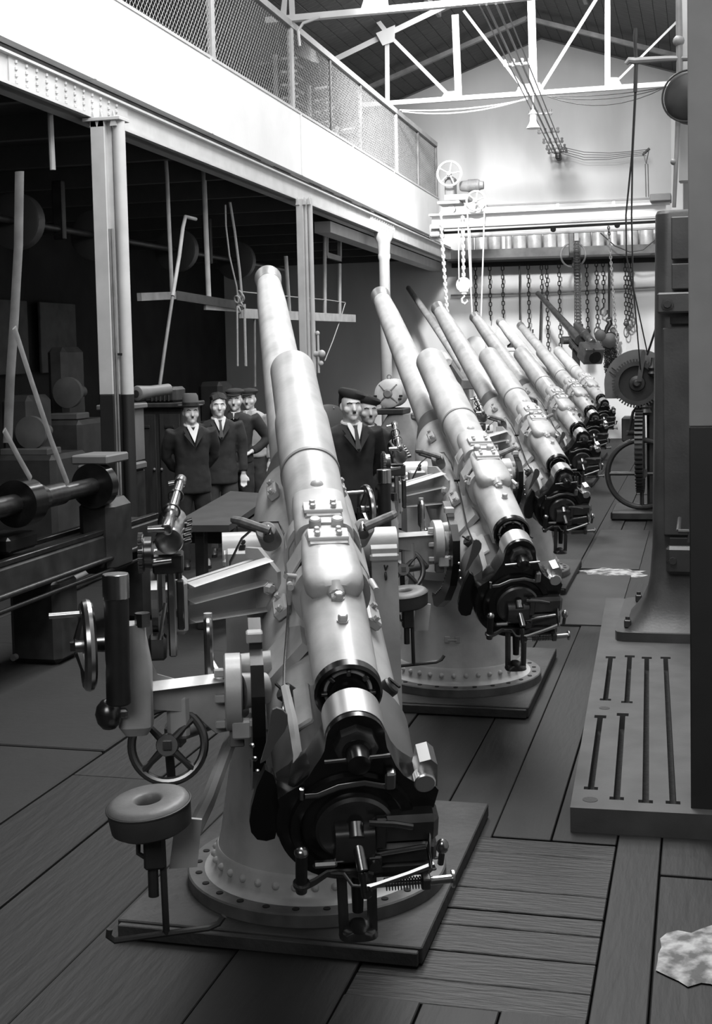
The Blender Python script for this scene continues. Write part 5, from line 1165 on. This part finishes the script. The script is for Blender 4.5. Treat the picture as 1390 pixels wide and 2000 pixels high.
# ================================================================== PEOPLE
def person(px, py, Y, face, lab, hat, top, bottom, arms='down', collar='tie', moust=False, Hs=None):
    """a standing man; local frame faces -y"""
    p = at(px, py, Y=Y); base = V((p.x, p.y, 0)); tot = p.z; hatc = {'fedora': .075, 'beret': .02, 'cap': .02, 'hair': .015}[hat]; H = (tot-hatc)
    k = H/1.70; r = empty('person', base, face, lab, 'person'); S = Matrix.Scale(k, 4)
    hz = 1.70
    def limb(b, pts, rs, n=14): b.tube(pts, rs, n)
    if arms == 'behind': A = [[(s*.185, .01, 1.40), (s*.235, .06, 1.25), (s*.245, .11, 1.13), (s*.17, .17, 1.02), (s*.06, .185, .96)] for s in (-1, 1)]
    elif arms == 'hips': A = [[(s*.185, .01, 1.40), (s*.28, .06, 1.26), (s*.33, .08, 1.15), (s*.25, .0, 1.06), (s*.17, -.06, 1.02)] for s in (-1, 1)]
    elif arms == 'pocket': A = [[(s*.185, .01, 1.40), (s*.245, .03, 1.25), (s*.265, .04, 1.13), (s*.235, -.03, 1.0), (s*.19, -.08, .90)] for s in (-1, 1)]
    else: A = [[(s*.185, .01, 1.40), (s*.235, .02, 1.25), (s*.25, .03, 1.12), (s*.25, .0, .98), (s*.245, -.03, .86)] for s in (-1, 1)]
    # body: one continuous surface
    b = MB(S); T = [(.86, .13, .085), (.95, .145, .095), (1.05, .13, .09), (1.15, .135, .095), (1.28, .155, .10), (1.38, .15, .085), (1.43, .10, .07), (1.46, .06, .06)]
    loft(b, [((0, .01, z), X_, Y_, w_, d, 2.3) for z, w_, d in T], 20)
    b.tube([(0, .01, 1.40), (0, .0, 1.47), (0, -.012, 1.54)], [.065, .058, .056], 16)
    hd = [(1.475, .022, .030, -.045), (1.487, .045, .055, -.035), (1.505, .055, .072, -.025), (1.53, .064, .084, -.016), (1.56, .070, .092, -.010), (1.60, .075, .096, -.005), (1.64, .074, .095, .0), (1.67, .062, .08, .003), (1.69, .04, .052, .004), (1.70, .012, .016, .004)]
    loft(b, [((0, y, z), X_, Y_, w_, d, 2.2) for z, w_, d, y in hd], 24)
    b.tube([(0, -.092, 1.602), (0, -.112, 1.572), (0, -.118, 1.556), (0, -.100, 1.548)], [.008, .011, .015, .012], 10)          # nose
    b.tube([(-.045, -.083, 1.610), (-.02, -.098, 1.614), (.02, -.098, 1.614), (.045, -.083, 1.610)], .0075, 8)                  # brow
    b.tube([(-.025, -.092, 1.524), (0, -.099, 1.525), (.025, -.092, 1.524)], .007, 8)                                           # mouth
    b.ball((0, -.082, 1.492), .026, 10)
    for s in (-1, 1):
        b.ball((s*.077, .0, 1.575), .020, 10, sc=(.45, .8, 1.5)); b.ball((s*.040, -.066, 1.556), .032, 12)
        a = A[0 if s < 0 else 1]; b.tube([V(a[0])+V((-s*.03, 0, -.03))]+a[1:], [.032, .034, .034, .030, .025], 14)
        e, f_ = V(a[-1]), (V(a[-1])-V(a[-2])).normalized(); sd = f_.cross(Z_ if abs(f_.z) < .8 else Y_).normalized(); up2 = sd.cross(f_)
        b.tube([e, e+f_*.04, e+f_*.085], [.025, .036, .034], 12, flat=(.55, 1.1) if abs(f_.z) < .8 else (1.1, .55))
        for q in range(4):
            o_ = sd*((q-1.5)*.018); ln = (.062, .074, .070, .056)[q]
            b.tube([e+f_*.075+o_, e+f_*(.075+ln*.55)+o_*1.1, e+f_*(.075+ln)+o_*1.05-up2*.014], [.009, .0085, .007], 8)
        b.tube([e+f_*.03+sd*.030, e+f_*.055+sd*.050-up2*.01, e+f_*.085+sd*.052-up2*.02], [.012, .010, .008], 8)
        b.tube([(s*.085, .01, .90), (s*.095, .0, .70), (s*.10, .0, .48), (s*.10, .015, .28), (s*.10, .03, .08)], [.075, .068, .052, .045, .034], 14)
        loft(b, [((s*.105, y, z), X_, Y_, w_, h, 2.4) for y, z, w_, h in ((-.02, .012, .04, .09), (-.02, .035, .038, .09), (.0, .06, .036, .06), (.02, .10, .034, .04))], 14)
    body = b.build('body', SKIN, r); md = body.modifiers.new('skin', 'REMESH'); md.mode = 'VOXEL'; md.voxel_size = .0075; md.use_smooth_shade = True
    # clothes
    def cloth(b, name, m, vx=.011):
        o = b.build(name, m, r); q = o.modifiers.new('cloth', 'REMESH'); q.mode = 'VOXEL'; q.voxel_size = vx; q.use_smooth_shade = True
        sm = o.modifiers.new('soft', 'SMOOTH'); sm.factor = .6; sm.iterations = 4
        tx = bpy.data.textures.get('folds') or bpy.data.textures.new('folds', 'CLOUDS'); tx.noise_scale = .11
        dp = o.modifiers.new('folds', 'DISPLACE'); dp.texture = tx; dp.strength = .016; dp.mid_level = .5; return o
    b = MB(S)
    if top in (SUIT, SUIT2): TT = [(.76, .188, .135), (.80, .190, .135), (.95, .182, .130), (1.05, .168, .125), (1.18, .178, .128), (1.30, .190, .125), (1.38, .185, .112), (1.42, .150, .095), (1.45, .085, .075)]
    else: TT = [(.90, .178, .130), (.93, .185, .135), (1.0, .180, .135), (1.05, .165, .12), (1.18, .180, .130), (1.30, .190, .125), (1.38, .185, .112), (1.42, .150, .095), (1.45, .085, .075)]
    loft(b, [((0, .012, z), X_, Y_, w_, d, 2.4) for z, w_, d in TT], 28)
    for a in A:
        a = [V(q) for q in a]; a[-1] = a[-2].lerp(a[-1], .80); b.tube(a, [.072, .066, .058, .050, .045], 16)
    cloth(b, 'jacket', top)
    b = MB(S); loft(b, [((0, .012, z), X_, Y_, w_, d, 2.4) for z, w_, d in ((.80, .165, .115), (.92, .165, .115), (1.02, .14, .10))], 24)
    for s in (-1, 1): b.tube([(s*.088, .012, .92), (s*.098, .005, .70), (s*.105, .0, .48), (s*.108, .01, .28), (s*.108, .02, .055)], [.095, .092, .078, .072, .070], 18)
    cloth(b, 'trousers', bottom)
    for s in (-1, 1):
        b = MB(S); loft(b, [((s*.108, y, z), X_, Y_, w_, h, 2.6) for y, z, w_, h in ((-.03, .004, .046, .135), (-.03, .035, .048, .138), (-.02, .07, .044, .105), (.02, .10, .040, .055), (.02, .13, .036, .045))], 20); b.build('shoe', SHOE, r)
        MB(S).ball((s*.030, -.083, 1.588), .0125, 10, sc=(1.15, .7, .8)).build('eye', mat('eye_dark', .03, .3), r)
        MB(S).tube([(s*.014, -.101, 1.606), (s*.034, -.097, 1.612), (s*.050, -.083, 1.606)], .0045, 6).build('eyebrow', HAIR, r)
    if moust: MB(S).box((0, -.108, 1.535), (.026, .016, .012), .004).build('moustache', HAIR, r)
    if collar in ('tie', 'white'):
        b = MB(S)
        for s in (-1, 1): b.prism([(0, -.16), (s*.055, .0), (s*.062, .035), (s*.035, .035), (0, -.03)][::s], (0, -.112, 1.425), X_, V((0, .45, .9)).normalized(), .008)
        b.build('shirt_front', SHIRT, r)
        MB(S).ring((0, -.004, 1.455), V((0, -.25, 1)), .066, .014, 24, 8).build('collar', SHIRT, r)
        if collar == 'tie':
            MB(S).prism([(-.014, .02), (.014, .02), (.010, -.01), (.022, -.17), (-.022, -.17), (-.010, -.01)], (0, -.132, 1.42), X_, V((0, .35, .93)).normalized(), .008).build('tie', HAIR, r)
        for s in (-1, 1):
            MB(S).prism([(s*.005, -.20), (s*.055, -.03), (s*.085, .015), (s*.105, -.015), (s*.085, -.05), (s*.10, -.06)][::s], (0, -.124, 1.42), X_, V((0, .38, .92)).normalized(), .010).build('lapel', top, r)
    else:
        MB(S).ring((0, -.002, 1.452), V((0, -.25, 1)), .068, .016, 24, 8).build('collar', top, r)
        for s in (-1, 1): MB(S).prism([(s*.0, -.03), (s*.01, .03), (s*.06, .03), (s*.065, -.02), (s*.04, -.045)][::s], (0, -.122, 1.42), X_, V((0, .4, .9)).normalized(), .009).build('collar_point', top, r)
        MB(S).prism([(0, -.06), (.028, .03), (-.028, .03)], (0, -.118, 1.43), X_, V((0, .4, .9)).normalized(), .008).build('shirt_front', SHIRT, r)
    # hair and hats
    b = MB(S); up = .008 if hat != 'hair' else .018
    loft(b, [((0, y+.014, z), X_, Y_, w_, d, 2.2) for z, w_, d, y in ((1.555, .060, .060, .035), (1.58, .078, .085, .018), (1.62, .081, .088, .012), (1.655, .079, .090, .006), (1.68, .069+up, .083+up, .0), (1.70+up, .045+up, .055+up, .0), (1.71+up, .015, .02, .0))], 22)
    o = b.build('hair', HAIR, r)
    if hat == 'hair':
        b = MB(S)
        for k_ in range(9): t = -1+k_*.25; b.tube([(t*.05, .0, 1.715-abs(t)*.02), (t*.06, -.065, 1.712-abs(t)*.03), (t*.066+.008, -.09, 1.668-abs(t)*.02)], [.020, .020, .008], 8)
        b.build('fringe', HAIR, r)
    if hat == 'fedora':
        b = MB(S); loft(b, [((0, -.003, z), X_, Y_, w_, d, 2.1) for z, w_, d in ((1.635, .082, .098), (1.69, .082, .098), (1.75, .076, .088), (1.775, .060, .075), (1.768, .02, .05))], 28); f = b.build('hat', FELT, r)
        MB(S).rev((0, -.003, 1.640), Z_, [(0, .078), (.003, .10), (.014, .138), (.019, .140), (.012, .10), (.010, .078)], 32, M=Matrix.Diagonal((.92, 1.08, 1, 1))).build('brim', FELT, f)
        b = MB(S); loft(b, [((0, -.003, z), X_, Y_, .0845, .1005, 2.1) for z in (1.655, 1.685)], 28); b.build('band', HAIR, f)
    if hat in ('beret', 'cap'):
        tl = .02 if hat == 'beret' else .0
        b = MB(S); loft(b, [((x, y, z), V((1, 0, -tl*14)), Y_, w_, d, 2.0) for x, y, z, w_, d in ((0, -.002, 1.640, .078, .096), (0, 0, 1.650, .082, .101), (tl*.6, .008, 1.663, .098, .114), (tl, .014, 1.681, .104, .120), (tl, .014, 1.700, .092, .106), (tl, .014, 1.712, .060, .07), (tl, .014, 1.716, .015, .02))], 30); f = b.build('beret' if hat == 'beret' else 'cap', BERET if hat == 'beret' else mat('cap_cloth', .03, .9), r)
        if hat == 'cap': MB(S).prism([(-.075, 0), (-.06, .035), (0, .055), (.06, .035), (.075, 0)], (0, -.085, 1.652), X_, V((0, -1, -.25)).normalized(), .010).build('peak', mat('cap_cloth', .03, .9), f)
    return r
person(371, 766, 10.9, .55, 'man in a grey felt hat and dark suit, leftmost of the men', 'fedora', SUIT, SUIT, 'behind', 'white', True)
person(425, 768, 11.6, .50, 'bareheaded dark haired young man in a charcoal suit and dark tie', 'hair', SUIT2, TROU, 'down', 'tie')
person(458, 757, 12.3, .20, 'man in a dark cap and dark work jacket with his hands on his hips', 'cap', OVER, OVER, 'hips', 'open', True)
person(486, 757, 13.1, .05, 'man in a flat cap and pale jacket, right end of the group of four', 'cap', SMOCK, TROU, 'down', 'open', True)
person(683, 758, 9.25, .55, 'man in a black beret and black suit with a small moustache, beside the second gun', 'beret', SUIT, SUIT, 'behind', 'tie', True)
person(717, 771, 10.0, .50, 'man in a black beret and dark work jacket behind the man in the black suit', 'beret', OVER, OVER, 'behind', 'open', True)
